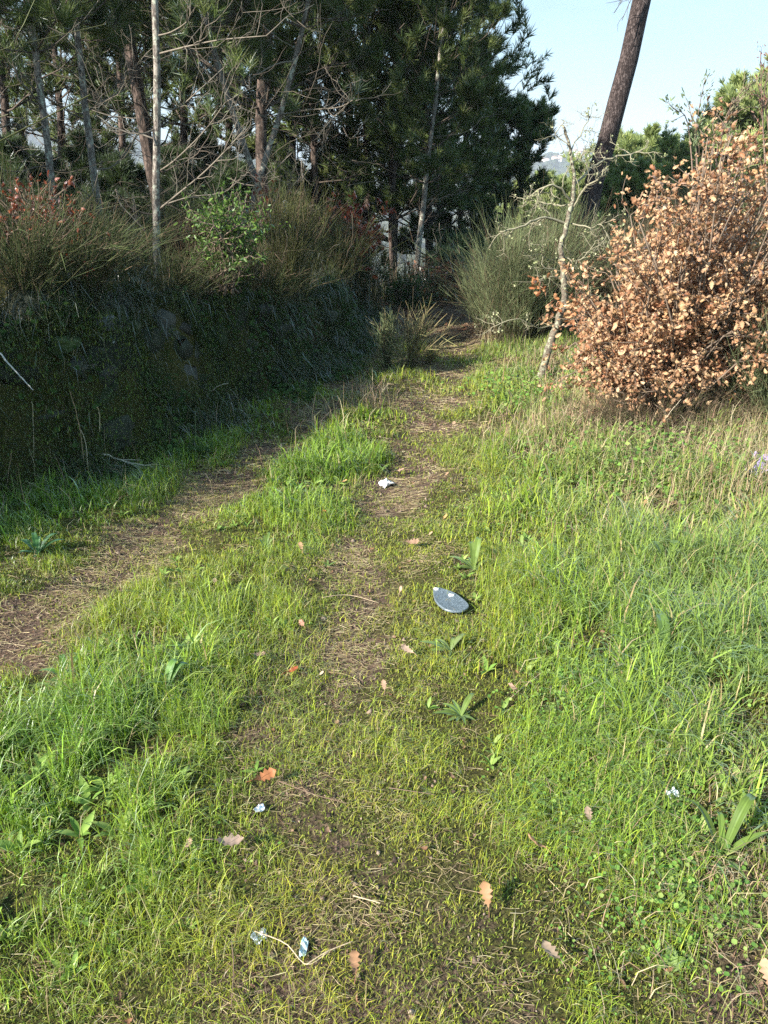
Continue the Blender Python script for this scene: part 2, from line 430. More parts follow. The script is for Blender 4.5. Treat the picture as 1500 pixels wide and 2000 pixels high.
# ------------------------------------------------------------------ what grows where (read off the photograph, kept in world metres)
ZT = [  # px, py, blade length cm, density, hue 0 yellow .. 1 blue green, bare
 (50,1960,5,.9,.6,.2),(300,1960,4,.7,.4,.35),(450,1950,3,.5,.3,.6),(600,1960,3,.5,.2,.6),(750,1960,3,.5,.25,.55),(900,1960,3,.6,.3,.5),(1200,1950,4,.8,.45,.3),(1450,1950,5,.7,.5,.5),
 (50,1820,6,.95,.6,.1),(250,1830,5,.9,.5,.2),(450,1820,4,.7,.35,.45),(650,1830,3,.6,.2,.5),(850,1830,3,.7,.3,.4),(1050,1830,4,.8,.4,.3),(1250,1820,5,.9,.5,.2),(1450,1830,6,.6,.5,.55),
 (50,1700,8,1,.7,.05),(250,1700,8,1,.65,.1),(450,1690,5,.8,.5,.35),(650,1700,3,.75,.25,.4),(850,1700,3.2,.8,.3,.3),(1100,1700,4.5,.9,.5,.15),(1300,1700,5,.9,.5,.2),(1450,1690,8,.7,.5,.45),
 (50,1560,10,1,.75,0),(250,1560,9,1,.7,0),(420,1560,6,1,.6,.15),(580,1560,3.5,.6,.4,.5),(720,1560,3,.75,.3,.35),(880,1560,4,.9,.4,.2),(1080,1560,5,1,.55,.1),(1280,1560,6,1,.55,.1),(1450,1560,9,.9,.6,.3),
 (50,1430,11,1,.8,0),(200,1430,12,1,.9,0),(380,1430,8,1,.7,.1),(520,1420,4,.55,.4,.6),(660,1450,3.5,.7,.35,.4),(780,1430,4,.85,.35,.2),(900,1430,5,.95,.4,.1),(1100,1430,6,1,.6,.05),(1300,1420,9,1,.6,.15),(1450,1430,11,1,.7,.2),
 (30,1360,7,.9,.5,.1),(200,1310,9,1,.75,.05),(350,1300,10,1,.8,.05),(470,1290,6,.8,.5,.35),(560,1300,4,.6,.4,.6),(690,1270,2.5,.2,.3,.95),(820,1290,4.5,.95,.35,.1),(950,1290,7,1,.4,.1),(1100,1290,8,.95,.6,.15),(1300,1290,12,1,.75,.1),(1450,1290,12,1,.8,.1),
 (260,1180,6,.95,.45,.1),(400,1190,7,1,.55,.05),(540,1190,6,.9,.5,.15),(625,1170,4.5,.7,.4,.4),(700,1180,2,.1,.2,1),(765,1200,3.5,.75,.3,.25),(850,1170,4,.95,.3,.1),(950,1160,6,.95,.45,.1),(1100,1150,9,1,.65,.15),(1300,1150,12,1,.8,.1),(1450,1150,12,1,.8,.1),
 (0,1230,2,.18,.2,.9),(110,1170,2,.2,.2,.9),(200,1110,2,.2,.2,.9),(60,1290,3,.35,.3,.7),(300,1045,2,.18,.2,.9),(0,1120,5,.8,.4,.2),(120,1080,6,.9,.5,.15),
 (400,1090,5,1,.35,.1),(500,1070,6,1,.5,.05),(600,1080,5,.95,.5,.1),(690,1080,2.5,.2,.3,.95),(770,1080,3,.75,.25,.25),(850,1060,4,.95,.3,.15),(960,1050,6,.95,.5,.15),
 (0,1010,8,.9,.8,0),(150,1000,9,1,.85,0),(280,960,7,1,.8,0),(400,1020,4,.7,.35,.3),(380,975,2,.2,.2,.9),(470,1000,6,1,.55,.05),(560,980,10,1,.8,0),(650,1000,7,1,.6,.1),(745,990,2,.3,.3,.85),(800,1000,3,.85,.25,.25),(900,980,5,.9,.4,.2),(1050,1000,9,1,.65,.15),(1250,1000,9,.95,.55,.3),(1450,1000,12,.8,.4,.5),
 (450,932,2,.18,.2,.9),(530,880,2,.15,.2,.9),(560,920,11,1,.8,0),(640,880,13,1,.85,0),(720,900,12,1,.85,0),(795,905,2,.35,.2,.9),(825,885,2,.4,.2,.85),(868,880,4,.9,.3,.3),(890,900,4,.9,.35,.2),(1000,900,8,.85,.5,.35),(1150,900,10,.7,.45,.5),(1300,900,8,.9,.65,.2),(1450,900,14,.6,.3,.7),
 (610,812,2,.12,.2,.9),(680,750,2,.1,.2,.9),(680,825,10,.85,.65,.2),(760,830,8,1,.6,.15),(830,830,2,.25,.2,1),(852,790,2,.3,.2,.95),(910,810,5,.95,.5,.1),(1010,800,7,1,.6,.1),(1150,800,10,.7,.4,.5),
 (760,750,8,.8,.5,.3),(820,740,6,.8,.5,.3),(876,730,2,.15,.2,1),(950,740,7,1,.55,.1),(1050,730,8,1,.55,.1),(1150,720,9,.6,.4,.5),
 (810,680,9,.6,.4,.4),(880,670,1.5,.05,.2,1),(960,690,8,.7,.45,.3),(740,690,3,.2,.3,.8),
 (400,880,8,1,.85,0),(520,820,7,1,.85,0),(620,755,6,.9,.8,.1),(690,690,5,.6,.7,.3),(200,900,8,.6,.8,.2),(1300,800,8,.3,.4,.7),(1450,800,9,.4,.4,.6),(785,935,2,.3,.3,.9),(880,640,2,.05,.3,1),(880,615,2,.1,.3,1)]
ZT = np.array(ZT, float)
ZP = np.array([flat(a, b)[:2] for a, b in ZT[:, :2]])
def zones(x, y):
    out = np.empty((len(x), 4))
    for i in range(0, len(x), 60000):
        xs, ys = x[i:i + 60000, None], y[i:i + 60000, None]
        d2 = (xs - ZP[:, 0]) ** 2 + (ys - ZP[:, 1]) ** 2
        wgt = 1 / (d2 + 0.0008 * ys ** 2) ** 2.2
        out[i:i + 60000] = wgt @ ZT[:, 2:] / wgt.sum(1, keepdims=True)
    return out

# ------------------------------------------------------------------ ground sheet
def graded(stops):
    r = []
    for (a, b, s) in stops: r.append(np.arange(a, b, s))
    return np.concatenate(r)
gy = np.concatenate([np.arange(-12, 0, 1.0), np.arange(0, 12, 0.035), 12 + np.cumsum(0.05 * 1.045 ** np.arange(175))])
gy = gy[gy < 4200]
xh = np.concatenate([np.arange(0.0175, 4.5, 0.035), 4.5 + np.cumsum(0.05 * 1.05 ** np.arange(155))]); xh = xh[xh < 3500]
gx = np.concatenate([-xh[::-1], xh])
X, Y = np.meshgrid(gx, gy)
Z = terrain(X, Y)
xf, yf = X.ravel(), Y.ravel()
bare = np.full(len(xf), 0.45)
m_ = (yf > 0.3) & (yf < 13) & (np.abs(xf) < 6)
bare[m_] = zones(xf[m_], yf[m_])[:, 3] * 0.75
farw = smooth(14, 60, yf)
G = MB()
ny, nx = X.shape
i = np.arange(ny - 1)[:, None] * nx; j = np.arange(nx - 1)[None]
q = np.stack([i + j, i + j + 1, i + nx + j + 1, i + nx + j], -1).reshape(-1, 4)
G.quads(np.stack([xf, yf, Z.ravel()], 1), q, np.stack([bare, farw, 0 * bare], 1))
tag(G.build('ground', ground_mat(), sm=True), 'earth and moss ground with two worn wheel tracks', None, None, 'structure')

# ------------------------------------------------------------------ grass
def spread_pts(n, y0, y1, margin=0.5, xmin=None):
    y = rng.uniform(y0, y1, n)
    half = 0.506 * (0.916 * y + 0.64) + margin
    hm = 0.506 * (0.916 * y1 + 0.64) + margin
    x = rng.uniform(-hm, hm, n)
    k = np.abs(x) < half
    return x[k], y[k]
GP = np.array([(0.37, 0.355, 0.043), (0.245, 0.335, 0.036), (0.165, 0.285, 0.038)])
def grass_cols(H, n, dry, gx_=None):
    H = np.clip(H + rng.normal(0, 0.16, n), 0, 1)[:, None] * 2
    c = np.where(H < 1, GP[0] * (1 - H) + GP[1] * H, GP[1] * (2 - H) + GP[2] * (H - 1))
    c = c * np.exp(rng.normal(-.03, 0.3, (n, 1)))
    if gx_ is not None: c = c + (np.array([.22, .30, .09]) - c) * (smooth(.5, 1.3, gx_) * .6)[:, None]
    k = rng.uniform(size=n) < dry
    c[k] = pick([(.42, .33, .17), (.30, .22, .12), (.46, .40, .2)], int(k.sum()))
    return np.clip(c, 0.01, 0.8)
short, tall = MB(), MB()
for (y0, y1, dens, wd) in ((0.75, 2.0, 21000, .0021), (2.0, 3.2, 16000, .0025), (3.2, 5.0, 9000, .0034), (5.0, 8.0, 4200, .0055), (8.0, 11.5, 1500, .009)):
    hm = 0.506 * (0.916 * y1 + 0.64) + 0.5
    x, y = spread_pts(int(dens * (y1 - y0) * 2 * hm), y0, y1)
    z = zones(x, y)
    L_, D, H, B = z.T
    nz1 = fbm(x, y, 0.30, 31); nz2 = fbm(x, y, 0.09, 37); nz3 = fbm(x, y, 1.2, 39)
    D = D * np.clip(1 + 2.4 * nz2 + 2.0 * nz1, 0.03, 1.4) * (1 - 0.55 * B)
    ok = (rng.uniform(size=len(x)) < D * 0.95) & (x < 3.7 + y * 0) & (x > foot_x(y) - 0.05)
    x, y, L_, H, B, nz1, nz3 = (a[ok] for a in (x, y, L_, H, B, nz1, nz3))
    n = len(x)
    ln = L_ / 100 * np.exp(rng.normal(0, 0.33, n)) * (1 + 0.9 * nz1)
    ln = np.clip(ln, 0.008, 0.26)
    p = np.stack([x, y, terrain(x, y) - 0.003], 1)
    col = grass_cols(H + 0.35 * nz3, n, 0.05 + 0.22 * B, x)
    wdt = wd * rng.uniform(0.6, 1.2, n) * np.where(L_ < 5, .82, 1) * (1 + 0.5 * (L_ > 8)) * np.where(rng.uniform(size=n) < (.12 + .25 * (x > .6)) * (L_ > 6), 2.0, 1)
    lean = np.abs(rng.normal(0.75, 0.45, n)) + 0.35 * (L_ < 5)
    big = L_ > 6
    for mb, k in ((tall, big), (short, ~big)):
        blades(mb, p[k], ln[k], wdt[k], lean[k], col[k], levels=3 if y0 < 4 else 2)
tag(short.build('short_grass', M_GRASS), 'short yellowish grass growing on and between the two wheel tracks', 'grass', None, 'stuff')
tag(tall.build('tall_grass', M_GRASS), 'longer green grass on the middle strip and right verge', 'grass', None, 'stuff')

# moss cushions: very fine short blades hugging the earth
ms_ = MB()
for (y0, y1, dens, wd, ln) in ((0.75, 2.2, 26000, .0022, .010), (2.2, 4.0, 12000, .0034, .012), (4.0, 8.5, 2500, .006, .018)):
    hm = 0.506 * (0.916 * y1 + 0.64) + 0.5
    x, y = spread_pts(int(dens * (y1 - y0) * 2 * hm), y0, y1)
    z = zones(x, y)
    D = np.clip(1.15 - 1.0 * z[:, 3] + 2.0 * fbm(x, y, 0.16, 41), 0.03, 1)
    ok = (rng.uniform(size=len(x)) < D) & (x > foot_x(y))
    x, y = x[ok], y[ok]; n = len(x)
    p = np.stack([x, y, terrain(x, y) - 0.001], 1)
    blades(ms_, p, ln * rng.uniform(.5, 1.8, n), wd * rng.uniform(.7, 1.4, n), np.abs(rng.normal(0.9, 0.5, n)),
           pick([(.21, .25, .035), (.13, .19, .027), (.27, .28, .05), (.11, .11, .03)], n), levels=2)
tag(ms_.build('moss', M_MOSS), 'low yellow green moss covering the earth', 'moss', None, 'stuff')

# straw and dead pine needles pressed on the tracks
st = MB()
for (y0, y1, dens, wd) in ((0.75, 2.4, 6500, .0015), (2.4, 4.2, 7500, .0020), (4.2, 9.5, 2600, .0042)):
    hm = 0.506 * (0.916 * y1 + 0.64) + 0.5
    x, y = spread_pts(int(dens * (y1 - y0) * 2 * hm), y0, y1)
    B = zones(x, y)[:, 3]
    ok = (rng.uniform(size=len(x)) < np.clip(B * .9 - .08 + 1.1 * fbm(x, y, 0.14, 51), 0.03, 1)) & (x > foot_x(y))
    x, y = x[ok], y[ok]; n = len(x)
    ln = rng.uniform(.012, .065, n) * (1 + (rng.uniform(size=n) < .04))
    az = rng.normal(0.25, 0.75, n) + PI * (rng.uniform(size=n) < .5)
    d = np.stack([np.cos(az), np.sin(az)], 1); bend = rng.normal(0, .15, (n, 1)) * np.stack([-d[:, 1], d[:, 0]], 1)
    pts = []
    for t in (-.5, 0, .5):
        q2 = np.stack([x, y], 1) + d * (ln * t)[:, None] + bend * (ln * (t * t))[:, None] * 2
        pts.append(np.concatenate([q2, (terrain(q2[:, 0], q2[:, 1]) + 0.003 + rng.uniform(0, .008, n))[:, None]], 1))
    ribbon_lines(st, np.stack(pts, 1), wd * rng.uniform(.6, 1.5, n), pick([(.50, .40, .24), (.32, .22, .14), (.58, .50, .32), (.22, .13, .09), (.42, .32, .22), (.46, .42, .18)], n))
tag(st.build('straw', M_DRY), 'flattened straw and dead pine needles on the worn tracks', 'straw', None, 'stuff')

# ------------------------------------------------------------------ leaf shapes
def oak_leaf(curl=0.25, fold=0.15):
    s = [(0, .02), (.12, .05), (.2, .16), (.28, .09), (.38, .24), (.47, .13), (.58, .30), (.68, .16), (.80, .24), (.9, .12), (1.0, 0)]
    L_ = np.array([(a, 0) for a, b in s]); R_ = np.array([(a, b) for a, b in s]); Q_ = np.array([(a, -b) for a, b in s])
    P2 = np.concatenate([L_, R_, Q_]); n = len(s)
    x = P2[:, 0]; y = P2[:, 1]
    z = fold * np.abs(y) + curl * (x - .5) ** 2 + 0.25 * y * y * curl + .02 * np.sin(x * 14)
    f = []
    for i in range(n - 1):
        f += [(i, i + 1, n + i + 1), (i, n + i + 1, n + i), (i + 1, i, 2 * n + i), (i + 1, 2 * n + i, 2 * n + i + 1)]
    return np.stack([x, y, z], 1), np.array(f)
def simple_leaf(wd=.35, curl=.1):
    s = [(0, .02), (.25, .8), (.55, 1.0), (.8, .6), (1, .0)]
    n = len(s)
    c = np.array([(a, 0, curl * (a - .4) ** 2 - .0) for a, b in s])
    l = np.array([(a, b * wd / 2, curl * (a - .4) ** 2 + .06 * b) for a, b in s])
    r = l * (1, -1, 1)
    f = []
    for i in range(n - 1):
        f += [(i, i + 1, n + i + 1), (i, n + i + 1, n + i), (i + 1, i, 2 * n + i), (i + 1, 2 * n + i, 2 * n + i + 1)]
    return np.concatenate([c, l, r]), np.array(f)
# orientation for leaf shapes that run along x with z as the face normal
def leaf_R(d, nrm_):
    x = nrm(d); z = nrm_ - (nrm_ * x).sum(1, keepdims=True) * x; z = nrm(z)
    return np.stack([x, np.cross(z, x), z], -1)

# crumbs of earth and tiny stones on the bare patches
cr_ = MB(); g8 = np.array([(1, 0, 0), (-1, 0, 0), (0, 1, 0), (0, -1, 0), (0, 0, 1), (0, 0, -1)], float) * (1, .8, .6); f8 = np.array([(0, 2, 4), (2, 1, 4), (1, 3, 4), (3, 0, 4), (2, 0, 5), (1, 2, 5), (3, 1, 5), (0, 3, 5)])
for (y0, y1, n0, s0) in ((.75, 2.4, 26000, .0032), (2.4, 4.2, 26000, .0042), (4.2, 8.5, 16000, .007)):
    x, y = spread_pts(n0, y0, y1); B = zones(x, y)[:, 3]
    ok = (rng.uniform(size=len(x)) < np.clip(B * 1.3 - .35 + 1.2 * fbm(x, y, .2, 57), 0, 1)) & (x > foot_x(y)); x, y = x[ok], y[ok]; n = len(x)
    bake(cr_, g8, f8, np.stack([x, y, terrain(x, y) + s0 * .3], 1), frames(rng.normal(size=(n, 3)), n), s0 * np.exp(rng.normal(0, .5, n)), pick([(.09, .06, .045), (.18, .13, .10), (.05, .035, .028), (.26, .20, .16)], n))
tag(cr_.build('soil_crumbs', M_STONE), 'loose crumbs of brown earth on the bare patches of the track', 'soil', None, 'stuff')
# bits of broken dead leaf among the grass
fr_ = MB(); tv, tf = oak_leaf(1.2, .5); n = 1500
x, y = spread_pts(n, .8, 5.5); n = len(x); az = rng.uniform(0, 2 * PI, n)
bake(fr_, tv, tf, np.stack([x, y, terrain(x, y) + .008], 1), leaf_R(np.stack([np.cos(az), np.sin(az), rng.normal(0, .4, n)], 1), np.array([0, 0, 1.]) + rng.normal(0, .7, (n, 3))), rng.uniform(.010, .028, n), pick([(.20, .12, .08), (.13, .08, .055), (.30, .20, .14), (.26, .13, .07)], n))
tag(fr_.build('leaf_fragments', M_OAKDRY), 'small broken bits of dead leaf caught in the grass', 'leaf fragments', None, 'stuff')
# little lance leaved weeds mixed into the grass
wd_ = MB(); tv, tf = simple_leaf(.30, -.35); n = 1500
x, y = spread_pts(n, .8, 5.0, .4); zz_ = zones(x, y); k = (zz_[:, 0] > 4.2) & (zz_[:, 3] < .4) & (fbm(x, y, .5, 63) > -.05); x, y, zz_ = x[k], y[k], zz_[k]
for q_ in range(6):
    n = len(x); az = q_ * 1.05 + rng.normal(0, .35, n) + x * 7
    d = np.stack([np.cos(az), np.sin(az), rng.uniform(.2, 1.3, n)], 1)
    bake(wd_, tv, tf, np.stack([x, y, terrain(x, y) + .004], 1), leaf_R(d, np.array([0, 0, 1.]) + rng.normal(0, .2, (n, 3))), (zz_[:, 0] / 100 * rng.uniform(.45, 1.0, n)).clip(.02, .10), pick([(.20, .30, .07), (.14, .24, .05), (.26, .34, .10)], n))
tag(wd_.build('weeds', M_GREENLEAF), 'small narrow leaved weeds scattered through the grass', 'weeds', None, 'stuff')

# dry upright grass and stems
dr = MB()
DRYP = [(1200, 845, .22, 500), (1300, 850, .25, 500), (1160, 855, .3, 800), (1060, 850, .2, 260), (1250, 900, .3, 450), (1420, 860, .3, 1200), (1470, 930, .25, 1200), (1380, 950, .3, 500), (720, 790, .12, 160), (640, 830, .2, 120), (1060, 720, .2, 250), (1120, 770, .3, 350),
        (1180, 800, .25, 500), (1230, 840, .25, 700), (1350, 1500, .22, 220), (1430, 1700, .2, 420), (1380, 1850, .2, 300), (1470, 1500, .15, 200), (90, 930, .3, 200), (1300, 1060, .25, 350), (965, 662, .2, 250)]
for (px, py, sp, n) in DRYP:
    c = hit(px, py)
    x = c[0] + rng.normal(0, sp, n); y = c[1] + rng.normal(0, sp * 1.1, n)
    k = dpoly(x, y, TRR) > .3; x, y = x[k], y[k]; n = len(x)
    hh = np.clip(rng.normal(.17 if py < 1300 else .07, .07 if py < 1300 else .03, n), .03, .42)
    blades(dr, np.stack([x, y, terrain(x, y)], 1), hh, 0.0018 + 0.0003 * y, np.abs(rng.normal(.6 if py < 1300 else 1.1, .45, n)),
           pick([(.40, .31, .19), (.30, .19, .13), (.48, .42, .27), (.27, .17, .13), (.30, .30, .12)], n), levels=3)
tag(dr.build('dry_grass', M_DRY), 'dry beige and pinkish grass stems among the green verge', 'dry grass', None, 'stuff')

# clover and small round weeds
cl = MB()
tvs, tfs = simple_leaf(.95, .3)
for (px, py, sp, n, s) in ((1150, 1430, .11, 1100, .009), (1240, 1580, .12, 900, .010), (1120, 1560, .1, 500, .008), (1190, 1350, .12, 600, .009), (1330, 1760, .1, 420, .010), (1200, 1830, .12, 260, .007),
                           (1300, 900, .32, 1800, .024), (1200, 920, .28, 900, .02), (1000, 1000, .2, 250, .011), (1010, 780, .25, 600, .022), (300, 1680, .12, 120, .007), (1350, 1350, .2, 400, .011)):
    c = hit(px, py)
    x = c[0] + rng.normal(0, sp, n); y = c[1] + rng.normal(0, sp, n)
    up = .012 + rng.uniform(0, .035, n) * (1 + (s > .02) * 3)
    p = np.stack([x, y, terrain(x, y) + up], 1)
    az = rng.uniform(0, 2 * PI, n); d = np.stack([np.cos(az), np.sin(az), rng.uniform(-.2, .5, n)], 1)
    bake(cl, tvs, tfs, p, leaf_R(d, np.array([0, 0, 1.]) + rng.normal(0, .35, (n, 3))), s * rng.uniform(.6, 1.5, n), pick([(.12, .24, .045), (.17, .29, .06), (.08, .17, .04), (.24, .31, .09)], n))
tag(cl.build('clover', M_GREENLEAF), 'small round clover and weed leaves in the right verge', 'clover', None, 'stuff')

# ------------------------------------------------------------------ woody growth
def grow(mb, tips, p, d, Ln, r, lvl, up=0.25, wob=0.25, kids=(5, 4, 3), spread=0.8, shrink=0.55, c=(0.2, .17, .14), k=5, seg=5, tip_from=0.35, ntip=4, outer=None):
    p = np.array(p, float); d = nrm(d); pts = [p]
    n = seg
    for i_ in range(n):
        d = nrm(d + rng.normal(0, wob, 3) * .5 + np.array([0, 0, up / n]))
        p = p + d * Ln / n; pts.append(p)
    pts = np.array(pts)
    tube(mb, pts, np.linspace(r, r * 0.45, n + 1), c, k=k)
    dirs = nrm(np.gradient(pts, axis=0))
    if lvl == 0:
        if tips is not None:
            for t in np.linspace(tip_from, 1, ntip):
                a = t * n; i_ = min(int(a), n - 1)
                tips.append(np.concatenate([pts[i_] + (pts[i_ + 1] - pts[i_]) * (a - i_), dirs[i_]]))
        return
    for kk in range(kids[lvl - 1]):
        t = rng.uniform(.25, 1.0) * n; i_ = min(int(t), n - 1)
        q = pts[i_] + (pts[i_ + 1] - pts[i_]) * (t - i_)
        s = rng.normal(size=3); s = nrm(s - s.dot(dirs[i_]) * dirs[i_])
        grow(mb, tips, q, dirs[i_] + s * spread, Ln * shrink * rng.uniform(.7, 1.25) * (1.15 - .5 * t / n), r * .5, lvl - 1, up, wob, kids, spread, shrink, c, max(3, k - 1), max(3, seg - 1), tip_from, ntip)
def tuft_shape(K, ang, w_, seed, back=0.35):
    g = np.random.default_rng(seed)
    v, f = [], []
    for k in range(K):
        a = ang * math.sqrt(g.uniform(0.02, 1)); b = g.uniform(0, 2 * PI); s = g.uniform(-back, 0.1)
        d = np.array([math.sin(a) * math.cos(b), math.sin(a) * math.sin(b), math.cos(a)]); L_ = g.uniform(.75, 1.05)
        o = np.array([0, 0, s]); sd_ = nrm(np.cross(d, g.normal(size=3))) * w_ / 2
        mid = o + d * L_ * .5 + np.array([0, 0, .03])
        v += [o - sd_, o + sd_, mid + sd_ * .9, mid - sd_ * .9, o + d * L_ + np.array([0, 0, .02])]
        m = 5 * k; f += [(m, m + 1, m + 2), (m, m + 2, m + 3), (m + 3, m + 2, m + 4)]
    return np.array(v), np.array(f)
NEED = [(.075, .11, .036), (.10, .14, .04), (.05, .078, .036), (.14, .165, .055)]
def needles(mb, tips, ln, w_, K=26, ang=1.0, cols=NEED, up=0.35):
    tips = np.array(tips)
    if not len(tips): return
    pos = tips[:, :3]; d = nrm(tips[:, 3:] + np.array([0, 0, up]) + rng.normal(0, .25, (len(tips), 3)))
    grp = rng.integers(0, 3, len(tips))
    for g_ in range(3):
        tv, tf = tuft_shape(K, ang, w_ / ln, 100 + g_)
        k = grp == g_; n = int(k.sum())
        bake(mb, tv, tf, pos[k], frames(d[k], n), ln * rng.uniform(.7, 1.2, n), pick(cols, n))
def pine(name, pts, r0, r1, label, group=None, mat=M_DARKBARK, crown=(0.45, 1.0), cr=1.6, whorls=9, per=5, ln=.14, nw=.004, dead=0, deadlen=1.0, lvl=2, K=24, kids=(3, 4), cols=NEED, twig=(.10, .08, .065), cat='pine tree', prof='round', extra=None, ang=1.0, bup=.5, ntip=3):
    pts = np.array(pts, float); base = pts[0].copy()
    root = thing(name, base, label, cat, group)
    q_ = pts - base; al = np.concatenate([[0], np.cumsum(np.linalg.norm(np.diff(q_, axis=0), axis=1))])
    q_ = np.stack([np.interp(np.linspace(0, al[-1], 11), al, q_[:, k_]) for k_ in range(3)], 1)
    P_ = spline(q_, 120); al = np.concatenate([[0], np.cumsum(np.linalg.norm(np.diff(P_, axis=0), axis=1))])
    P_ = np.stack([np.interp(np.linspace(0, al[-1], 26), al, P_[:, k_]) for k_ in range(3)], 1)
    P_[1:-1] += rng.normal(0, r0 * .06, (24, 3)) * (1, 1, 0)
    tb = MB(); tw = MB(); nd = MB(); tips = []
    tube(tb, P_, np.linspace(1, 0, 26) ** .8 * (r0 - r1) + r1, k=14, rough=.035)
    H_ = len(P_) - 1
    for wv in range(whorls):
        t = crown[0] + (crown[1] - crown[0]) * (wv + rng.uniform(0, .6)) / whorls
        a = min(t * H_, H_ - .001); i_ = int(a); q = P_[i_] + (P_[i_ + 1] - P_[i_]) * (a - i_)
        u = (t - crown[0]) / (crown[1] - crown[0])
        R_ = cr * (math.sin(PI * (0.18 + 0.78 * u)) if prof == 'round' else (1.05 - .85 * u))
        a0 = rng.uniform(0, 2 * PI)
        for b_ in range(per):
            az = a0 + b_ * 2 * PI / per + rng.normal(0, .25)
            grow(tw, tips, q, (math.cos(az), math.sin(az), .15 + .9 * u), R_ * rng.uniform(.75, 1.2), max(.006, r0 * .22 * (1.1 - u)), lvl, bup, .3, kids, .75, .5, twig, ntip=ntip)
    if len(tips) == 0 or prof != 'none':
        tips.append(np.concatenate([P_[-1], [0, 0, 1]]))
    for dd in range(dead):
        t = rng.uniform(.12, crown[0] + .15); a = t * H_; i_ = int(a); q = P_[i_] + (P_[i_ + 1] - P_[i_]) * (a - i_)
        az = rng.uniform(0, 2 * PI)
        grow(tw, None, q, (math.cos(az), math.sin(az), rng.uniform(-.25, .35)), deadlen * rng.uniform(.4, 1.3), .007, 2, rng.uniform(.3, 1.3), .42, (2, 3), .9, .5, (.17, .15, .125) if rng.uniform() < .4 else twig, seg=7)
    if extra: extra(tw, tips, base)
    needles(nd, tips, ln, nw, K, ang, cols)
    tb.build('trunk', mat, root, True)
    tw.build('limb', M_TWIG, root, True)
    nd.build('crown', M_NEEDLE, root)
    return root
def trunk_pts(imgpts, Y, total):
    """image points bottom to top at distance Y, continued down to the ground and up to the tree's full height"""
    P_ = [at(a, b, Y) for a, b in imgpts]
    d = P_[0] - P_[1]; g = terrain(P_[0][0], P_[0][1]) - .05
    if P_[0][2] > g + .08:
        b = P_[0] + d * ((P_[0][2] - g) / max(.05, -d[2])); b = P_[0] + np.clip(b - P_[0], -1.2, 1.2); b[2] = g
        P_ = [b] + P_
    up = nrm(P_[-1] - P_[-2]); up = nrm(up * .85 + np.array([0, 0, .25]))
    need = total - (P_[-1][2] - P_[0][2])
    if need > 0: P_.append(P_[-1] + up * need * .5 / up[2]); P_.append(P_[-1] + nrm(up + np.array([0, 0, .3])) * need * .5)
    return P_

# leaning pine on the right of the path
def lean_extra(tw, tips, base):
    for (a, b, c2, d2) in ((1250, -10, 1200, 25), (1250, -6, 1215, 40), (1250, -14, 1208, 8)):
        p = at(a, b, 11.3) - base; q = at(c2, d2, 11.1) - base
        P2 = spline([p, (p + q) / 2 + (0.0, 0, .12), q], 7); tube(tw, P2, np.linspace(.010, .004, 7), (.10, .09, .09), 4)
        for s in range(4):
            grow(tw, None, P2[2 + s], nrm(q - p) + rng.normal(0, .7, 3), .22, .004, 0, -.3, .5, c=(.10, .09, .09))
pine('pine_tree', trunk_pts([(1137, 500), (1150, 400), (1168, 333), (1196, 233), (1224, 133), (1256, 0)], 11.5, 12.5), .138, .05,
     'thick dark reddish trunk of a pine leaning right, standing alone against the open sky', mat=M_PINEBARK, crown=(.62, 1), cr=2.2, whorls=9, per=4, ln=.2, nw=.012, extra=lean_extra)

# hand placed young pines on the bank
def limbs(defs, Y0, c=(.18, .155, .125)):
    def f(tw, tips, base):
        for (pl, r, Ys, leafy) in defs:
            P3 = spline([at(a, b, Y0 + dy) - base for (a, b), dy in zip(pl, Ys)], 12)
            tube(tw, P3, np.linspace(r, r * .4, 12), c, 5, rough=.1)
            dv = nrm(np.gradient(P3, axis=0))
            for s in range(9):
                i_ = rng.integers(3, 12)
                dd = dv[i_] * .7 + rng.normal(0, .5, 3) + np.array([0, 0, .25])
                grow(tw, tips if leafy and s % 3 == 0 else None, P3[i_], dd, rng.uniform(.12, .5), r * .42, 1, .8, .55, (3,), .9, .5, c, k=4, seg=6, ntip=1, tip_from=1)
    return f
y1 = 6.2
pine('pine_sapling', trunk_pts([(312, 690), (308, 590), (305, 420), (307, 210), (303, 0)], 6.2, 4.6), .032, .012,
     'straight slender pine with pale whitish bark and bare side branches on the bank', mat=M_YOUNGBARK, crown=(.80, 1), cr=.9, whorls=5, per=5, ln=.13, nw=.003, K=30, dead=6, deadlen=.5,
     extra=limbs([([(312, 408), (340, 385), (395, 340), (440, 295), (480, 250)], .008, (0, -.1, -.2, -.3, -.3), 0), ([(315, 402), (370, 385), (440, 375), (462, 345)], .006, (0, 0, .1, .1), 0),
                  ([(313, 333), (345, 310), (400, 255), (440, 200)], .007, (0, -.15, -.3, -.4), 1), ([(310, 208), (345, 212), (390, 175), (450, 120)], .007, (0, .1, .1, .2), 1),
                  ([(310, 105), (370, 90), (430, 78), (520, 70)], .007, (0, -.2, -.4, -.6), 1), ([(305, 250), (270, 260), (225, 215), (200, 195)], .006, (0, -.1, -.2, -.3), 0), ([(306, 70), (340, 60), (372, 30), (360, -30)], .006, (0, -.1, -.2, -.3), 1)], y1))
pine('pine_sapling', trunk_pts([(202, 455), (187, 370), (172, 250), (158, 130), (148, 40)], 7.4, 4.4), .036, .012,
     'thin pine trunk with grey brown bark, second from the left edge behind the broom', mat=M_YOUNGBARK, crown=(.50, 1), cr=1.1, whorls=8, per=5, ln=.15, nw=.0035, K=30, dead=8, deadlen=.8,
     extra=limbs([([(175, 215), (215, 190), (250, 170), (262, 130)], .008, (0, -.1, -.2, -.3), 0), ([(180, 330), (220, 325), (262, 275), (280, 215)], .007, (0, .1, .2, .2), 0)], 7.4))
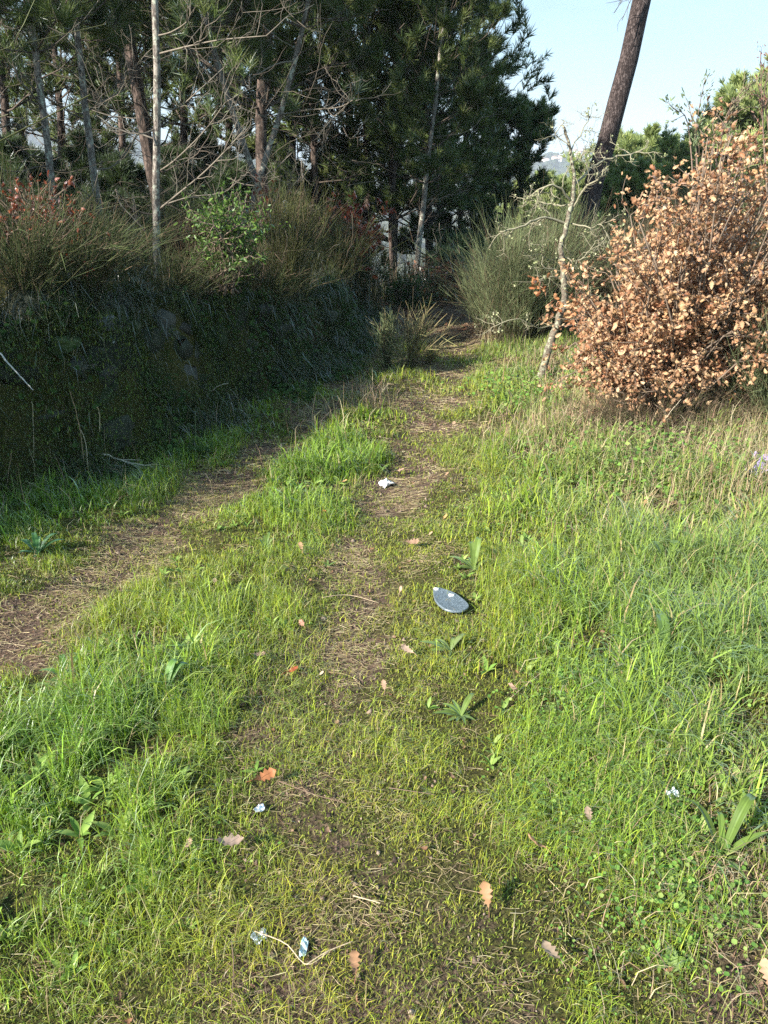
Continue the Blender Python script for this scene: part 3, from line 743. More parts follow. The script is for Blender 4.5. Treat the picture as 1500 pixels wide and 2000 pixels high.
pine('pine_sapling', trunk_pts([(108, 430), (92, 270), (72, 130), (58, 20)], 7.2, 4.2), .036, .012,
     'thin pine trunk with pale orange brown bark near the left edge', mat=M_YOUNGBARK, crown=(.45, 1), cr=1.1, whorls=8, per=5, ln=.15, nw=.0035, K=30, dead=7, deadlen=.8,
     extra=limbs([([(88, 245), (60, 255), (30, 240), (0, 250)], .008, (0, -.1, -.2, -.3), 0), ([(84, 215), (60, 180), (35, 150), (20, 90)], .007, (0, -.3, -.3, -.3), 1)], 7.2))
pine('pine_sapling', trunk_pts([(488, 412), (512, 330), (545, 230), (585, 85)], 8.3, 4.4), .032, .012,
     'slender pine leaning to the right between the pale trunk and the path', mat=M_YOUNGBARK, crown=(.52, 1), cr=1.0, whorls=8, per=5, ln=.15, nw=.004, K=28, dead=7, deadlen=.8,
     extra=limbs([([(488, 395), (525, 392), (565, 370), (585, 350)], .007, (0, -.1, -.2, -.3), 0), ([(545, 225), (600, 215), (660, 210), (690, 195)], .008, (0, -.3, -.5, -.8), 1), ([(575, 120), (540, 125), (480, 160), (455, 185)], .008, (0, -.2, -.4, -.5), 0)], 8.3))
pine('pine_sapling', trunk_pts([(445, 190), (428, 140), (412, 80), (392, -10)], 8.8, 5.0), .036, .014,
     'thin grey pine trunk bending left at the top of the picture', mat=M_YOUNGBARK, crown=(.42, 1), cr=1.2, whorls=9, per=5, ln=.15, nw=.004, K=28, dead=6, deadlen=.9)
pine('pine_sapling', trunk_pts([(808, 590), (818, 480), (828, 385), (840, 280), (850, 200)], 12, 4.6), .045, .015,
     'slender pine with sunlit pinkish trunk at the end of the path', mat=M_YOUNGBARK, crown=(.35, 1), cr=.95, whorls=9, per=5, ln=.15, nw=.006, K=22, dead=10, deadlen=.8)
# larger pines behind
BIG = [  # image points, Y, height, r0, crown, cr, label
 ([(322, 480), (300, 350), (275, 200), (237, 0)], 10.5, 9.0, .088, (.42, 1), 2.0, 'thick dark pine trunk leaning left right beside the pale slender trunk'),
 ([(512, 330), (508, 230), (516, 130), (528, 40)], 11, 8.5, .085, (.30, 1), 2.0, 'grey lichen covered pine trunk behind the slender right leaning one'),
 ([(716, 560), (718, 400), (716, 250)], 14, 8.0, .075, (.25, 1), 2.1, 'dark pine left of the sunlit trunk at the path end'),
 ([(768, 560), (765, 420), (768, 300)], 13, 7.0, .065, (.22, 1), 1.8, 'dark straight pine right behind the end of the left wheel track'),
 ([(835, 330), (832, 200), (826, 60), (818, -40)], 16.5, 6.6, .10, (.20, 1), 1.75, 'tall dense pine whose crown meets the open sky'),
 ([(985, 420), (998, 330), (1012, 270), (1022, 228)], 19, 2.0, .07, (.60, 1), 1.15, 'shorter flat topped pine at the right end of the dark pine group'),
 ([(900, 420), (905, 330), (912, 200), (916, 110)], 17.5, 2.0, .07, (.34, 1), 1.35, 'mid height pine between the tallest crown and the flat topped pine'),
 ([(620, 540), (617, 400), (610, 200)], 13, 7.5, .06, (.30, 1), 2.0, 'dark pine behind the red leaved oak'),
 ([(240, 380), (238, 200), (225, 0)], 14, 8, .07, (.42, 1), 2.0, 'dark background pine left of the thick leaning trunk'),
 ([(20, 420), (10, 200), (-15, 0)], 12.5, 7.5, .07, (.35, 1), 2.0, 'dark background pine at the left edge of the picture'),
 ([(362, 420), (358, 200), (362, 0)], 13.5, 8.5, .07, (.35, 1), 2.0, 'dark background pine just right of the pale slender trunk'),
 ([(570, 420), (572, 200), (590, 0)], 15, 9, .08, (.30, 1), 2.3, 'tall background pine above the red leaved oak'),
 ([(120, 420), (118, 200), (95, 0)], 16, 8, .08, (.35, 1), 2.1, 'background pine between the two thin trunks near the left edge'),
 ([(440, 420), (450, 200), (455, 0)], 16, 9.5, .08, (.30, 1), 2.2, 'background pine behind the bare curved branches'),
 ([(690, 420), (680, 200), (672, 0)], 14.5, 9, .09, (.28, 1), 2.4, 'tall background pine at the top middle of the picture'),
 ([(770, 420), (775, 200), (770, 0)], 15, 7.0, .09, (.25, 1), 2.4, 'pine just left of the tallest crown against the sky'),
 ([(300, 420), (305, 200), (310, 0)], 18, 9, .09, (.35, 1), 2.3, 'farthest pine seen between the two darkest left trunks'),
 ([(180, 420), (180, 200), (180, 0)], 20, 9, .09, (.35, 1), 2.4, 'farthest pine behind the second thin trunk from the left'),
]
for (ip, Yd, tot, r0, cwn, cr, lab) in BIG:
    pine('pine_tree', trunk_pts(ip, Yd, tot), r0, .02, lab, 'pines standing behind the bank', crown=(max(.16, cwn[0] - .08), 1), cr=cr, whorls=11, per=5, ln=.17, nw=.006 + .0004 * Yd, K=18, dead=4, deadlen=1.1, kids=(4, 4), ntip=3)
# low young pines filling the far end
LOW = [((905, 455), 13, 'low dark young pine right of the sunlit trunk at the path end'), ((968, 420), 14, 'low dark young pine left behind the broom'), ((1040, 415), 15, 'low dark young pine between the broom and the lichened oak'),
       ((1090, 405), 17, 'low dark young pine left of the leaning pine'), ((935, 400), 18, 'low dark young pine farther back over the path end'), ((1205, 425), 13, 'low dark young pine right of the leaning pine base')]
for (p, Yd, lab) in LOW:
    tp = at(p[0], p[1] + 30, Yd); b = tp.copy(); b[2] = terrain(b[0], b[1])
    pine('young_pine', [b, (b + tp) / 2, tp], .04, .01, lab, 'low young pines at the far end of the path', crown=(.05, 1), cr=.7, whorls=8, per=6, ln=.16, nw=.010, K=18, prof='cone', kids=(3, 3), ntip=3, bup=1.1, cols=[(.035, .07, .04), (.05, .085, .045), (.03, .06, .03)])
for (px, pt, Yd, lab) in ((15, 270, 11.5, 'young pine at the left edge under the big background pine'), (95, 300, 13, 'young pine between the two thin trunks near the left edge'), (165, 260, 12.5, 'young pine under the second farthest background pine'), (235, 310, 12, 'young pine left of the thick leaning trunk'),
                          (345, 290, 12.5, 'young pine right behind the pale slender trunk'), (400, 250, 13.5, 'young pine behind the bright green bush'), (455, 320, 12, 'young pine above the bright green bush'), (545, 280, 13, 'young pine behind the slender right leaning one'), (610, 330, 14, 'young pine left of the red leaved oak'), (680, 300, 15.5, 'young pine behind the red leaved oak')):
    tp = at(px, pt + 30, Yd); b = tp.copy(); b[2] = terrain(b[0], b[1])
    pine('young_pine', [b, (b + tp) / 2, tp], .045, .01, lab, 'young pines under the trees on the bank', crown=(.12, 1), cr=.85, whorls=8, per=5, ln=.17, nw=.009, K=18, prof='cone', kids=(3, 3), ntip=3, bup=.8, cols=[(.05, .08, .035), (.07, .10, .04), (.04, .06, .03)])

# pine scrub on the right skyline
SKY = [((1065, 352), 27, 1.7, 'rounded light green pine crown left of the leaning trunk'), ((1195, 305), 24, 1.9, 'rounded pine crown just right of the leaning trunk'), ((1265, 285), 23, 1.9, 'rounded pine crown in the middle of the right skyline'),
       ((1325, 292), 25, 1.7, 'rounded pine crown behind the tip of the brown oak'), ((1395, 262), 20, 1.8, 'sloping pine crown right of the brown oak tip'), ((1460, 222), 17, 1.8, 'tallest rounded pine crown toward the right edge'), ((1530, 190), 15, 1.8, 'pine crown cut by the right edge'),
       ((1130, 345), 30, 1.6, 'small pine crown seen behind the leaning trunk'), ((1230, 330), 19, 1.5, 'lower pine crown in front of the right skyline'), ((1010, 372), 29, 1.6, 'small dark pine crown at the far left of the right skyline')]
for (p, Yd, cr, lab) in SKY:
    top = at(p[0], p[1] + 14, Yd); g = terrain(top[0], top[1]); b = np.array([top[0], top[1], g]); hh = top[2] - g
    pine('pine_tree', [b, b + (0, .1, hh * .5), top], .12, .03, lab, 'pine scrub on the right skyline', crown=(max(.05, 1 - 3.2 / hh), 1.0), cr=cr * .85, whorls=10, per=6, ln=.18, nw=.020, K=22, kids=(6, 4), ntip=2, ang=.8, bup=.7,
         cols=[(.25, .31, .12), (.30, .35, .13), (.18, .24, .10)])

# ------------------------------------------------------------------ small lichened oak
def lich():
    b = hit(1055, 742); Y0 = b[1]
    root = thing('bare_oak_sapling', b, 'small bare oak with pale lichen covered twisting stem between path and brown oak', 'oak sapling')
    tb, tw = MB(), MB()
    line = [(1055, 742), (1072, 680), (1095, 610), (1103, 575), (1100, 530), (1096, 480), (1108, 440), (1118, 390), (1122, 340), (1112, 290), (1100, 245)]
    P_ = spline([at(a, c, Y0 + .02 * k) - b for k, (a, c) in enumerate(line)], 44)
    P_ += rng.normal(0, .004, P_.shape)
    rr = np.interp(np.arange(44), [0, 12, 30, 43], [.038, .026, .018, .008])
    tube(tb, P_, rr, k=10, rough=.16)
    BR = [([(1108, 440), (1060, 425), (1020, 442), (975, 452)], .012, (0, -.1, -.25, -.3)), ([(1117, 396), (1085, 362), (1050, 372), (1022, 402)], .010, (0, -.1, -.1, .0)), ([(1120, 365), (1150, 330), (1190, 310), (1240, 300)], .012, (0, .2, .3, .3)),
          ([(1112, 300), (1128, 270), (1152, 232), (1150, 226)], .006, (0, .1, .1, .1)), ([(1110, 285), (1085, 262), (1100, 240), (1096, 232)], .005, (0, 0, 0, 0)), ([(1100, 530), (1062, 520), (1060, 490), (1050, 478)], .006, (0, -.1, -.1, -.2)),
          ([(1098, 500), (1130, 510), (1150, 490), (1165, 470)], .006, (0, -.1, -.1, -.1)), ([(1085, 635), (1050, 640), (1010, 622), (960, 640)], .006, (0, -.15, -.25, -.3)), ([(1103, 597), (1140, 600), (1165, 598)], .006, (0, -.1, -.1)),
          ([(1115, 435), (1150, 445), (1175, 440), (1190, 470)], .007, (0, -.1, -.2, -.2)), ([(1116, 410), (1140, 370), (1170, 350), (1180, 330)], .009, (0, -.1, -.2, -.2)), ([(1115, 320), (1138, 300), (1145, 280)], .005, (0, .1, .1)), ([(1118, 400), (1080, 400), (1040, 392)], .007, (0, .1, .2)),
          ([(1110, 560), (1080, 540), (1045, 548)], .005, (0, -.1, -.15))]
    lp = []
    for pl, r, ds in BR:
        P3 = spline([at(a, c, Y0 + .15 + dy) - b for (a, c), dy in zip(pl, ds)], 14); P3 += rng.normal(0, .005, P3.shape)
        tube(tw, P3, np.linspace(r, r * .45, 14), (.25, .235, .165), 6, rough=.2)
        dv = nrm(np.gradient(P3, axis=0))
        for s in range(11):
            i_ = rng.integers(3, 14); tt = []
            grow(tw, tt, P3[i_], dv[i_] * .5 + rng.normal(0, .7, 3), rng.uniform(.06, .24), r * .4, 1, .3, .5, (4,), 1.0, .55, (.26, .24, .17), k=4, seg=6, ntip=2)
            lp += tt
    tb.build('trunk', M_LICHEN, root, True); tw.build('limb', M_TWIG, root, True)
    lp = np.array(lp); lp = lp[rng.uniform(size=len(lp)) < .12]
    lm = MB(); n = len(lp) * 5; pos = np.repeat(lp[:, :3], 5, 0) + rng.normal(0, .008, (n, 3))
    tv, tf = simple_leaf(.8, .6)
    bake(lm, tv, tf, pos, frames(rng.normal(size=(n, 3)), n), rng.uniform(.008, .02, n), pick([(.33, .36, .2), (.26, .29, .14), (.38, .37, .25)], n))
    lm.build('lichen', M_MOSS, root)['kind'] = 'stuff'
    # a few brown leaves still hanging on low left twigs
    lv = MB(); tv, tf = oak_leaf(.6, .3); ps = []
    for (a, c) in ((1040, 560), (1050, 565), (1058, 572), (1068, 560), (1082, 592), (1078, 603), (1088, 585), (1095, 600), (1045, 545), (1062, 548), (1108, 625), (1118, 615), (1112, 632)):
        for _ in range(3): ps.append(at(a + rng.normal(0, 5), c + rng.normal(0, 5), Y0 - .1) - b)
    n = len(ps)
    bake(lv, tv, tf, np.array(ps), frames(rng.normal(size=(n, 3)), n), rng.uniform(.04, .07, n), pick([(.42, .19, .09), (.5, .27, .14), (.33, .13, .06)], n))
    lv.build('foliage', M_OAKDRY, root)
lich()

# ------------------------------------------------------------------ brown oak bush
BROWN = [(.49, .29, .165), (.41, .23, .13), (.56, .38, .235), (.28, .13, .07), (.52, .34, .185), (.19, .10, .055), (.60, .43, .26)]
def oak_bush(name, b, label, cloud, nst, leafn, cols, leaf=.065, mat=M_OAKDRY, cat='oak bush', twigc=(.17, .13, .10), green=0, lname='foliage', tv_=None):
    """stems fan out from the base to scattered points of the crown's volume; leaves hang in bunches round the stem ends"""
    root = thing(name, b, label, cat)
    tw, lv = MB(), MB()
    tips = []
    for k in range(nst):
        e = cloud()[0]
        m = (e * .5 + b * .5) + rng.normal(0, .08, 3); m[2] += .1
        P3 = spline([b + rng.normal(0, .05, 3) * (1, 1, 0), b + (m - b) * .5 + rng.normal(0, .03, 3), m, e], 10) - b
        tube(tw, P3, np.linspace(.011, .0035, 10), twigc, 4)
        dv = nrm(np.gradient(P3, axis=0))
        for s in range(7):
            i_ = rng.integers(5, 10)
            grow(tw, tips, P3[i_], dv[i_] * .5 + rng.normal(0, .6, 3), rng.uniform(.1, .3), .0035, 0, .25, .5, c=twigc, k=3, seg=4, ntip=3, tip_from=.4)
    tips = np.array(tips)
    tv, tf = oak_leaf(.7, .35) if tv_ is None else tv_
    tv2, tf2 = oak_leaf(2.6, 1.5) if tv_ is None else tv_
    idx = rng.integers(0, len(tips), leafn)
    pos = tips[idx, :3] + rng.normal(0, .022, (leafn, 3))
    d = tips[idx, 3:] * .5 + rng.normal(0, .8, (leafn, 3)) + (0, 0, -.35)
    col = pick(cols, leafn)
    h_ = leafn // 2
    R = leaf_R(nrm(d), rng.normal(size=(leafn, 3)) + (0, 0, .5))
    s_ = leaf * rng.uniform(.4, 1.3, leafn)
    bake(lv, tv, tf, pos[:h_], R[:h_], s_[:h_], col[:h_]); bake(lv, tv2, tf2, pos[h_:], R[h_:], s_[h_:], col[h_:])
    tw.build('limb', M_TWIG, root, True); lv.build(lname, mat, root)
    return root
OUT = np.array([(1085, 700), (1070, 625), (1135, 575), (1165, 520), (1230, 450), (1235, 400), (1290, 430), (1335, 400), (1345, 300), (1370, 255), (1420, 250), (1450, 290), (1470, 340), (1560, 370), (1640, 500), (1640, 700), (1500, 720), (1450, 740), (1410, 800), (1330, 820), (1270, 800), (1190, 795), (1125, 735)], float)
def inside(px, py, P_):
    c = False; j = len(P_) - 1
    for i in range(len(P_)):
        if (P_[i][1] > py) != (P_[j][1] > py) and px < (P_[j][0] - P_[i][0]) * (py - P_[i][1]) / (P_[j][1] - P_[i][1]) + P_[i][0]: c = not c
        j = i
    return c
ob = hit(1300, 850); ob[1] += .25
def cloud_oak():
    while True:
        px, py = rng.uniform(1100, 1640), rng.uniform(250, 800)
        if inside(px + rng.normal(0, 14), py + rng.normal(0, 20), OUT):
            if py > 650 and 1320 < px < 1480 and py < 740 and rng.uniform() < .8: continue
            if vnoise(px, py, 60, 5) < -.22 and rng.uniform() < .8: continue
            yy = ob[1] + rng.uniform(-.55, .75) * math.sqrt(max(0.1, 1 - abs(px - 1370) / 420))
            return [at(px, py, yy)]
oak_bush('oak_bush', ob, 'large bush of curled orange brown oak leaves on the right verge', cloud_oak, 240, 21500, BROWN, .043)
rb = at(660, 520, 9.3); rb[2] = terrain(rb[0], rb[1])
def cl_red():
    while True:
        px, py = rng.normal(680, 26), rng.normal(440, 14)
        return [at(px, py, 9.3 + rng.normal(0, .25))]
RED = [(.22, .045, .03), (.30, .07, .04), (.16, .035, .025), (.36, .11, .05)]
oak_bush('oak_sapling', rb, 'small oak with dark red leaves between the dark pine trunks', cl_red, 22, 900, RED, .07, cat='oak sapling')
rb = at(70, 480, 4.85); rb[2] = terrain(rb[0], rb[1])
def cl_red2():
    t = rng.uniform(0, 1); px, py = (50 + 40 * t * 2, 400 + 75 * t) if t < .6 else (80 + (t - .6) * 230, 455 + (t - .6) * 75)
    return [at(px + rng.normal(0, 9), py + rng.normal(0, 8), 4.8 + rng.normal(0, .12))]
oak_bush('oak_sapling', rb, 'small oak sprig with rust red leaves on the bank at the left', cl_red2, 16, 420, [(.22, .065, .035), (.27, .09, .045), (.15, .045, .025)], .038, cat='oak sapling')
rb = at(515, 470, 8.0); rb[2] = terrain(rb[0], rb[1])
oak_bush('oak_sapling', rb, 'little dark red oak sprig above the tall broom, left of the red leaved oak', lambda: [at(rng.normal(520, 14), rng.normal(410, 10), 8.0 + rng.normal(0, .1))], 8, 120, RED, .06, cat='oak sapling')
rb = at(905, 560, 11.5); rb[2] = terrain(rb[0], rb[1])
oak_bush('oak_sapling', rb, 'low oak with pinkish brown leaves beside the sunlit trunk at the path end', lambda: [at(rng.normal(855, 30), rng.normal(550, 14), 11.3 + rng.normal(0, .2))], 12, 300, [(.3, .12, .07), (.38, .2, .12)], .07, cat='oak sapling')
# evergreen bushes
gl_ = simple_leaf(.34, .15)
GRN = [(.10, .19, .035), (.15, .25, .05), (.07, .13, .03)]
rb = at(440, 560, 6.0); rb[2] = terrain(rb[0], rb[1])
oak_bush('strawberry_tree', rb, 'bright green leafy bush on the bank right of the pale trunk', lambda: [at(rng.normal(455, 36), rng.normal(455, 30), 5.95 + rng.normal(0, .2))], 30, 2400, [(.09, .16, .035), (.13, .21, .045), (.06, .11, .03)], .042, M_GREENLEAF, 'bush', tv_=gl_)
rb = at(790, 620, 10.6); rb[2] = terrain(rb[0], rb[1])
oak_bush('evergreen_bush', rb, 'dark glossy leaved bush at the foot of the sunlit trunk', lambda: [at(rng.normal(790, 42), rng.normal(585, 18), 10.6 + rng.normal(0, .25))], 26, 2200, [(.05, .09, .03), (.08, .12, .04), (.03, .06, .02)], .06, M_GREENLEAF, 'bush', tv_=gl_)
rb = at(1180, 560, 10.0); rb[2] = terrain(rb[0], rb[1])
oak_bush('evergreen_bush', rb, 'green leafy bush at the foot of the leaning pine', lambda: [at(rng.normal(1190, 22), rng.normal(500, 35), 9.9 + rng.normal(0, .25))], 26, 1800, [(.05, .10, .03), (.08, .14, .04), (.035, .07, .025)], .06, M_GREENLEAF, 'bush', tv_=gl_)
# tall thin shoots behind the brown oak
def shoots(b_px, Y, ends, label, cols, lf=.05):
    b = at(*b_px, Y); b[2] = terrain(b[0], b[1])
    root = thing('willow_shoot', b, label, 'shrub'); tw, lv = MB(), MB()
    tv, tf = simple_leaf(.3, .2); tips = []
    for (mx_, my_, ex, ey) in ends:
        P3 = spline([b, (b + at(mx_, my_, Y)) / 2 + (0, 0, .2), at(mx_, my_, Y), at(ex, ey, Y - .1)], 14) - b
        tube(tw, P3, np.linspace(.009, .002, 14), (.22, .16, .13), 4)
        dv = nrm(np.gradient(P3, axis=0))
        for i_ in range(8, 14):
            tips.append(np.concatenate([P3[i_], dv[i_]]))
            if rng.uniform() < .7: grow(tw, tips, P3[i_], dv[i_] + rng.normal(0, .5, 3), .14, .003, 0, .4, .3, c=(.22, .16, .13), k=3, ntip=3)
    tips = np.array(tips); idx = rng.integers(0, len(tips), 4 * len(tips)); n = len(idx)
    bake(lv, tv, tf, tips[idx, :3] + rng.normal(0, .012, (n, 3)), leaf_R(tips[idx, 3:] + rng.normal(0, .4, (n, 3)), rng.normal(size=(n, 3))), lf * rng.uniform(.4, 1, n), pick(cols, n))
    tw.build('stem', M_TWIG, root, True); lv.build('foliage', M_GREENLEAF, root)
shoots((1370, 600), 6.6, [(1360, 260, 1378, 150), (1345, 250, 1320, 215), (1360, 290, 1345, 205), (1375, 270, 1395, 240)], 'thin grey green leafy shoots rising highest above the brown oak', [(.20, .25, .14), (.16, .2, .1)])
shoots((1430, 600), 6.9, [(1400, 290, 1465, 165), (1410, 260, 1450, 175), (1425, 250, 1468, 205), (1420, 260, 1432, 190)], 'thin reddish shoots right of the highest leafy shoots', [(.24, .22, .14), (.2, .22, .12)], .035)
shoots((1520, 600), 6.0, [(1490, 250, 1485, 100), (1500, 240, 1480, 185), (1490, 230, 1500, 140)], 'bare twiggy shoots at the right edge above the brown oak', [(.25, .15, .12), (.3, .12, .1)], .03)

# ------------------------------------------------------------------ broom
BRM = [(.06, .09, .032), (.085, .11, .038), (.04, .065, .028), (.11, .115, .045)]  # bank broom greens, darkened to put more shade on the bank
def broom(b, hgt, sp, n, label, group=None, lean=(0, 0), cols=BRM, wd=.004, name='broom_bush', fine=8, cat='broom bush', side=.5):
    b = np.array(b, float)
    root = thing(name, b, label, cat, group); tw = MB(); st_ = MB()
    az = rng.uniform(0, 2 * PI, n); a = np.abs(rng.normal(0, side, n)) ; h_ = hgt * rng.uniform(.55, 1.08, n)
    hd = np.stack([np.cos(az), np.sin(az)], 1)
    t = np.linspace(0, 1, 6)
    base = np.concatenate([rng.normal(0, sp * .16, (n, 2)), np.zeros((n, 1))], 1)
    out = hd[:, None] * (np.tan(np.clip(a, 0, 1.1)) * h_ * .8)[:, None, None] * (t ** 1.15)[None, :, None] + np.array(lean)[None, None] * (t ** 1.6)[None, :, None] * h_[:, None, None]
    z = (h_[:, None] * (t - .12 * t ** 3 * (a[:, None] > .6)))
    ln = np.concatenate([out, z[..., None]], 2) + base[:, None] + (rng.normal(0, .012, (n, 6, 3)) + rng.normal(0, .09 * hgt, (n, 1, 3)) * (t ** 2)[None, :, None]) * t[None, :, None]
    ribbon_lines(st_, ln, wd * rng.uniform(.7, 1.4, n), pick([(.11, .09, .055), (.09, .10, .045)], n))
    # each stem carries fine, nearly parallel twigs
    m = n * fine; src = rng.integers(0, n, m); k0 = rng.integers(1, 5, m)
    p0 = ln[src, k0]; d0 = nrm(ln[src, k0 + 1] - ln[src, k0]); d1 = nrm(d0 + rng.normal(0, .36, (m, 3)) + (0, 0, .2))
    L_ = hgt * rng.uniform(.14, .36, m)
    tt = np.linspace(0, 1, 4)
    tl = p0[:, None] + d1[:, None] * (L_[:, None] * tt)[..., None] + rng.normal(0, .1, (m, 1, 3)) * (L_[:, None] * tt ** 2)[..., None] * .8
    cc_ = pick(cols, m, .22); kd = rng.uniform(size=m) < .13; cc_[kd] = pick([(.24, .17, .11), (.16, .11, .08)], int(kd.sum()))
    ribbon_lines(tw, tl, wd * rng.uniform(.6, 1.1, m), cc_)
    st_.build('stem', M_BROOM, root); tw.build('foliage', M_BROOM, root)
    return root
def gnd(px, py, Y):
    p = at(px, py, Y); p[2] = terrain(p[0], p[1]) - .01; return p
BB = 'broom bushes beside the track'
G2 = [(.19, .23, .11), (.23, .26, .13), (.14, .18, .09)]
broom(hit(1010, 690) + (0, .5, 0), 1.2, .6, 380, 'tall grey green broom at the right of the path end', BB, (.0, 0), cols=G2, side=.34)
broom(hit(1085, 690) + (0, .9, 0), 1.25, .6, 380, 'grey green broom behind the lichened oak sapling', BB, (.15, 0), cols=G2, side=.36)
broom(hit(960, 665) + (0, .3, 0), .8, .4, 200, 'lower grey green broom closest to the path end', BB, (-.2, 0), cols=G2, side=.4)
broom(hit(757, 722), .50, .12, 34, 'young broom plant with few upright twigs, left one on the middle strip', 'young broom plants on the middle strip', (-.1, 0), cols=G2, side=.22, fine=9, wd=.007)
broom(hit(800, 722), .56, .15, 44, 'young broom plant with pale spreading twigs, right one on the middle strip', 'young broom plants on the middle strip', (.25, 0), cols=[(.30, .29, .13), (.28, .23, .12)], side=.42, fine=7, wd=.007)
broom(hit(835, 715), .25, .2, 40, 'low flopped grassy broom tuft beside the young broom plants', None, (.3, 0), cols=[(.22, .22, .10), (.25, .22, .12)], side=.7, fine=5, wd=.004)
broom(hit(1480, 850) + (.15, .2, 0), .75, .5, 300, 'blue green broom at the right edge below the brown oak', None, (-.1, 0), cols=G2, side=.4)
broom(gnd(560, 590, 7.3), 1.05, .5, 300, 'tall yellowish broom on the bank nearest the path end', BB, (.05, 0), cols=[(.10, .115, .04), (.13, .13, .05), (.07, .085, .03)], side=.22)
broom(gnd(480, 610, 6.6), .5, .4, 150, 'brownish broom on the bank below the bright green bush', BB, (0, 0), cols=[(.10, .07, .042), (.08, .08, .035), (.12, .095, .05)], side=.3)
broom(gnd(380, 610, 6.4), .6, .4, 170, 'reddish brown broom right of the pale trunk', BB, (0, 0), cols=[(.10, .06, .04), (.08, .07, .035), (.12, .08, .05)], side=.26)
broom(gnd(240, 600, 6.2), .55, .5, 180, 'dark green broom just left of the pale trunk', BB, (.05, 0), side=.4)
broom(gnd(120, 590, 5.6), .62, .6, 260, 'wide arching dark broom on the bank at the left', BB, (.2, -.1), side=.6)
broom(gnd(20, 580, 5.2), .6, .6, 260, 'wide drooping broom at the left edge of the bank', BB, (.2, -.15), side=.65)
broom(gnd(180, 560, 7.0), .85, .6, 240, 'tall green broom behind the arching broom', BB, (.05, 0), side=.45)
broom(gnd(60, 520, 6.6), .8, .6, 220, 'tall broom at the left edge behind the drooping broom', BB, (.05, 0), side=.45)
broom(gnd(330, 520, 8.2), .85, .5, 180, 'dim broom behind the pale trunk', BB, (.05, 0), side=.4)
broom(gnd(660, 640, 8.4), .7, .4, 220, 'low dark broom where the bank meets the left track end', BB, (.1, 0), side=.45)
broom(gnd(430, 625, 6.1), .45, .35, 150, 'small pale broom tuft on the wall edge below the brownish broom', BB, (.2, -.2), cols=[(.15, .17, .07)], side=.6)
broom(gnd(700, 600, 10), .8, .6, 200, 'dim low broom behind the end of the left track', BB, (0, 0), side=.5, cols=[(.05, .07, .03)])
for (px, py, Yd, hh, lab) in ((1240, 560, 8.5, 1.1, 'dull green broom behind the left part of the brown oak'), (1400, 560, 7.6, 1.2, 'dull green broom behind the right part of the brown oak'), (1330, 600, 9.5, 1.4, 'dull broom farther behind the brown oak'), (1480, 560, 8.5, 1.5, 'dull green broom at the right edge behind the brown oak'), (1140, 600, 9.6, .9, 'dark broom at the foot of the leaning pine')):
    broom(gnd(px, py, Yd), hh, .7, 320, lab, 'broom bushes behind the brown oak', side=.45, cols=[(.09, .11, .055), (.12, .12, .07), (.13, .10, .07)], wd=.006)

# ------------------------------------------------------------------ mossy dry stone wall along the bank
def ico_stone(seed, jag=.16):
    g = np.random.default_rng(seed)
    n1, n2 = 9, 6
    v = [(0, 0, -1)]; 
    for i_ in range(1, n2):
        th = PI * i_ / n2
        for j_ in range(n1):
            a = 2 * PI * (j_ + .5 * (i_ % 2)) / n1; v.append((math.sin(th) * math.cos(a), math.sin(th) * math.sin(a), -math.cos(th)))
    v.append((0, 0, 1)); v = np.array(v)
    s = np.sign(v) * np.abs(v) ** .55; v = s / 1.15 + g.normal(0, jag * .5, v.shape)
    f = [(0, 1 + (j_ + 1) % n1, 1 + j_) for j_ in range(n1)]
    for i_ in range(n2 - 2):
        for j_ in range(n1):
            a, b = 1 + i_ * n1 + j_, 1 + i_ * n1 + (j_ + 1) % n1
            f += [(a, b, b + n1), (a, b + n1, a + n1)]
    m = len(v) - 1; k = 1 + (n2 - 2) * n1
    f += [(m, k + j_, k + (j_ + 1) % n1) for j_ in range(n1)]
    return v * .5, np.array(f)
wroot = thing('stone_wall', (foot_x(6.0), 6.0, 0), 'low mossy dry stone wall holding the shaded bank on the left', 'stone wall')
wl = MB(); wb = np.array([foot_x(6.0), 6.0, 0])
ys = 3.55
def face_dep(yq, zq):
    """how far behind the foot the bank face reaches height zq"""
    dd_ = np.linspace(-.02, .5, 60); zz_ = terrain(foot_x(yq) - dd_, np.full(60, yq)); z0_ = float(terrain(foot_x(yq) + .1, yq))
    return float(np.interp(zq + z0_, np.maximum.accumulate(zz_), dd_)), z0_
while ys < 9.0:
    Hh = float(bank_h(ys)); zc = 0.0
    wdt = rng.uniform(.13, .40)
    while zc < Hh * 1.05:
        hh = rng.uniform(.09, .24)
        tv, tf = ico_stone(int(rng.integers(0, 1e6)), .3)
        yj = ys + rng.normal(0, .05)
        dp, z0_ = face_dep(yj, zc + hh / 2)
        tang = nrm(np.array([foot_x(ys + .3) - foot_x(ys - .3), .6, 0])); nr = np.cross(tang, (0, 0, 1))
        a_ = rng.normal(0, .16); ca, sa = math.cos(a_), math.sin(a_)
        S = tv * (wdt * 1.12, .26, hh * 1.15)
        S = np.stack([S[:, 0] * ca - S[:, 2] * sa, S[:, 1], S[:, 0] * sa + S[:, 2] * ca], 1)
        c = np.array([float(foot_x(yj)) - dp, yj, 0]) - nr * (.10 + rng.normal(0, .028)); c[2] = z0_ + zc + hh / 2
        R = np.stack([tang, nr, np.array([0, 0, 1.])], -1)
        wl.add(S @ R.T + c - wb, tf, np.array([(.045, .05, .035), (.03, .04, .018), (.075, .075, .065)][rng.integers(0, 3)]) * rng.uniform(.5, 1.2))  # stone tones lowered so the wall looks deeper in shade
        zc += hh
    ys += wdt * .88
wl.build('masonry', M_STONE, wroot, False)
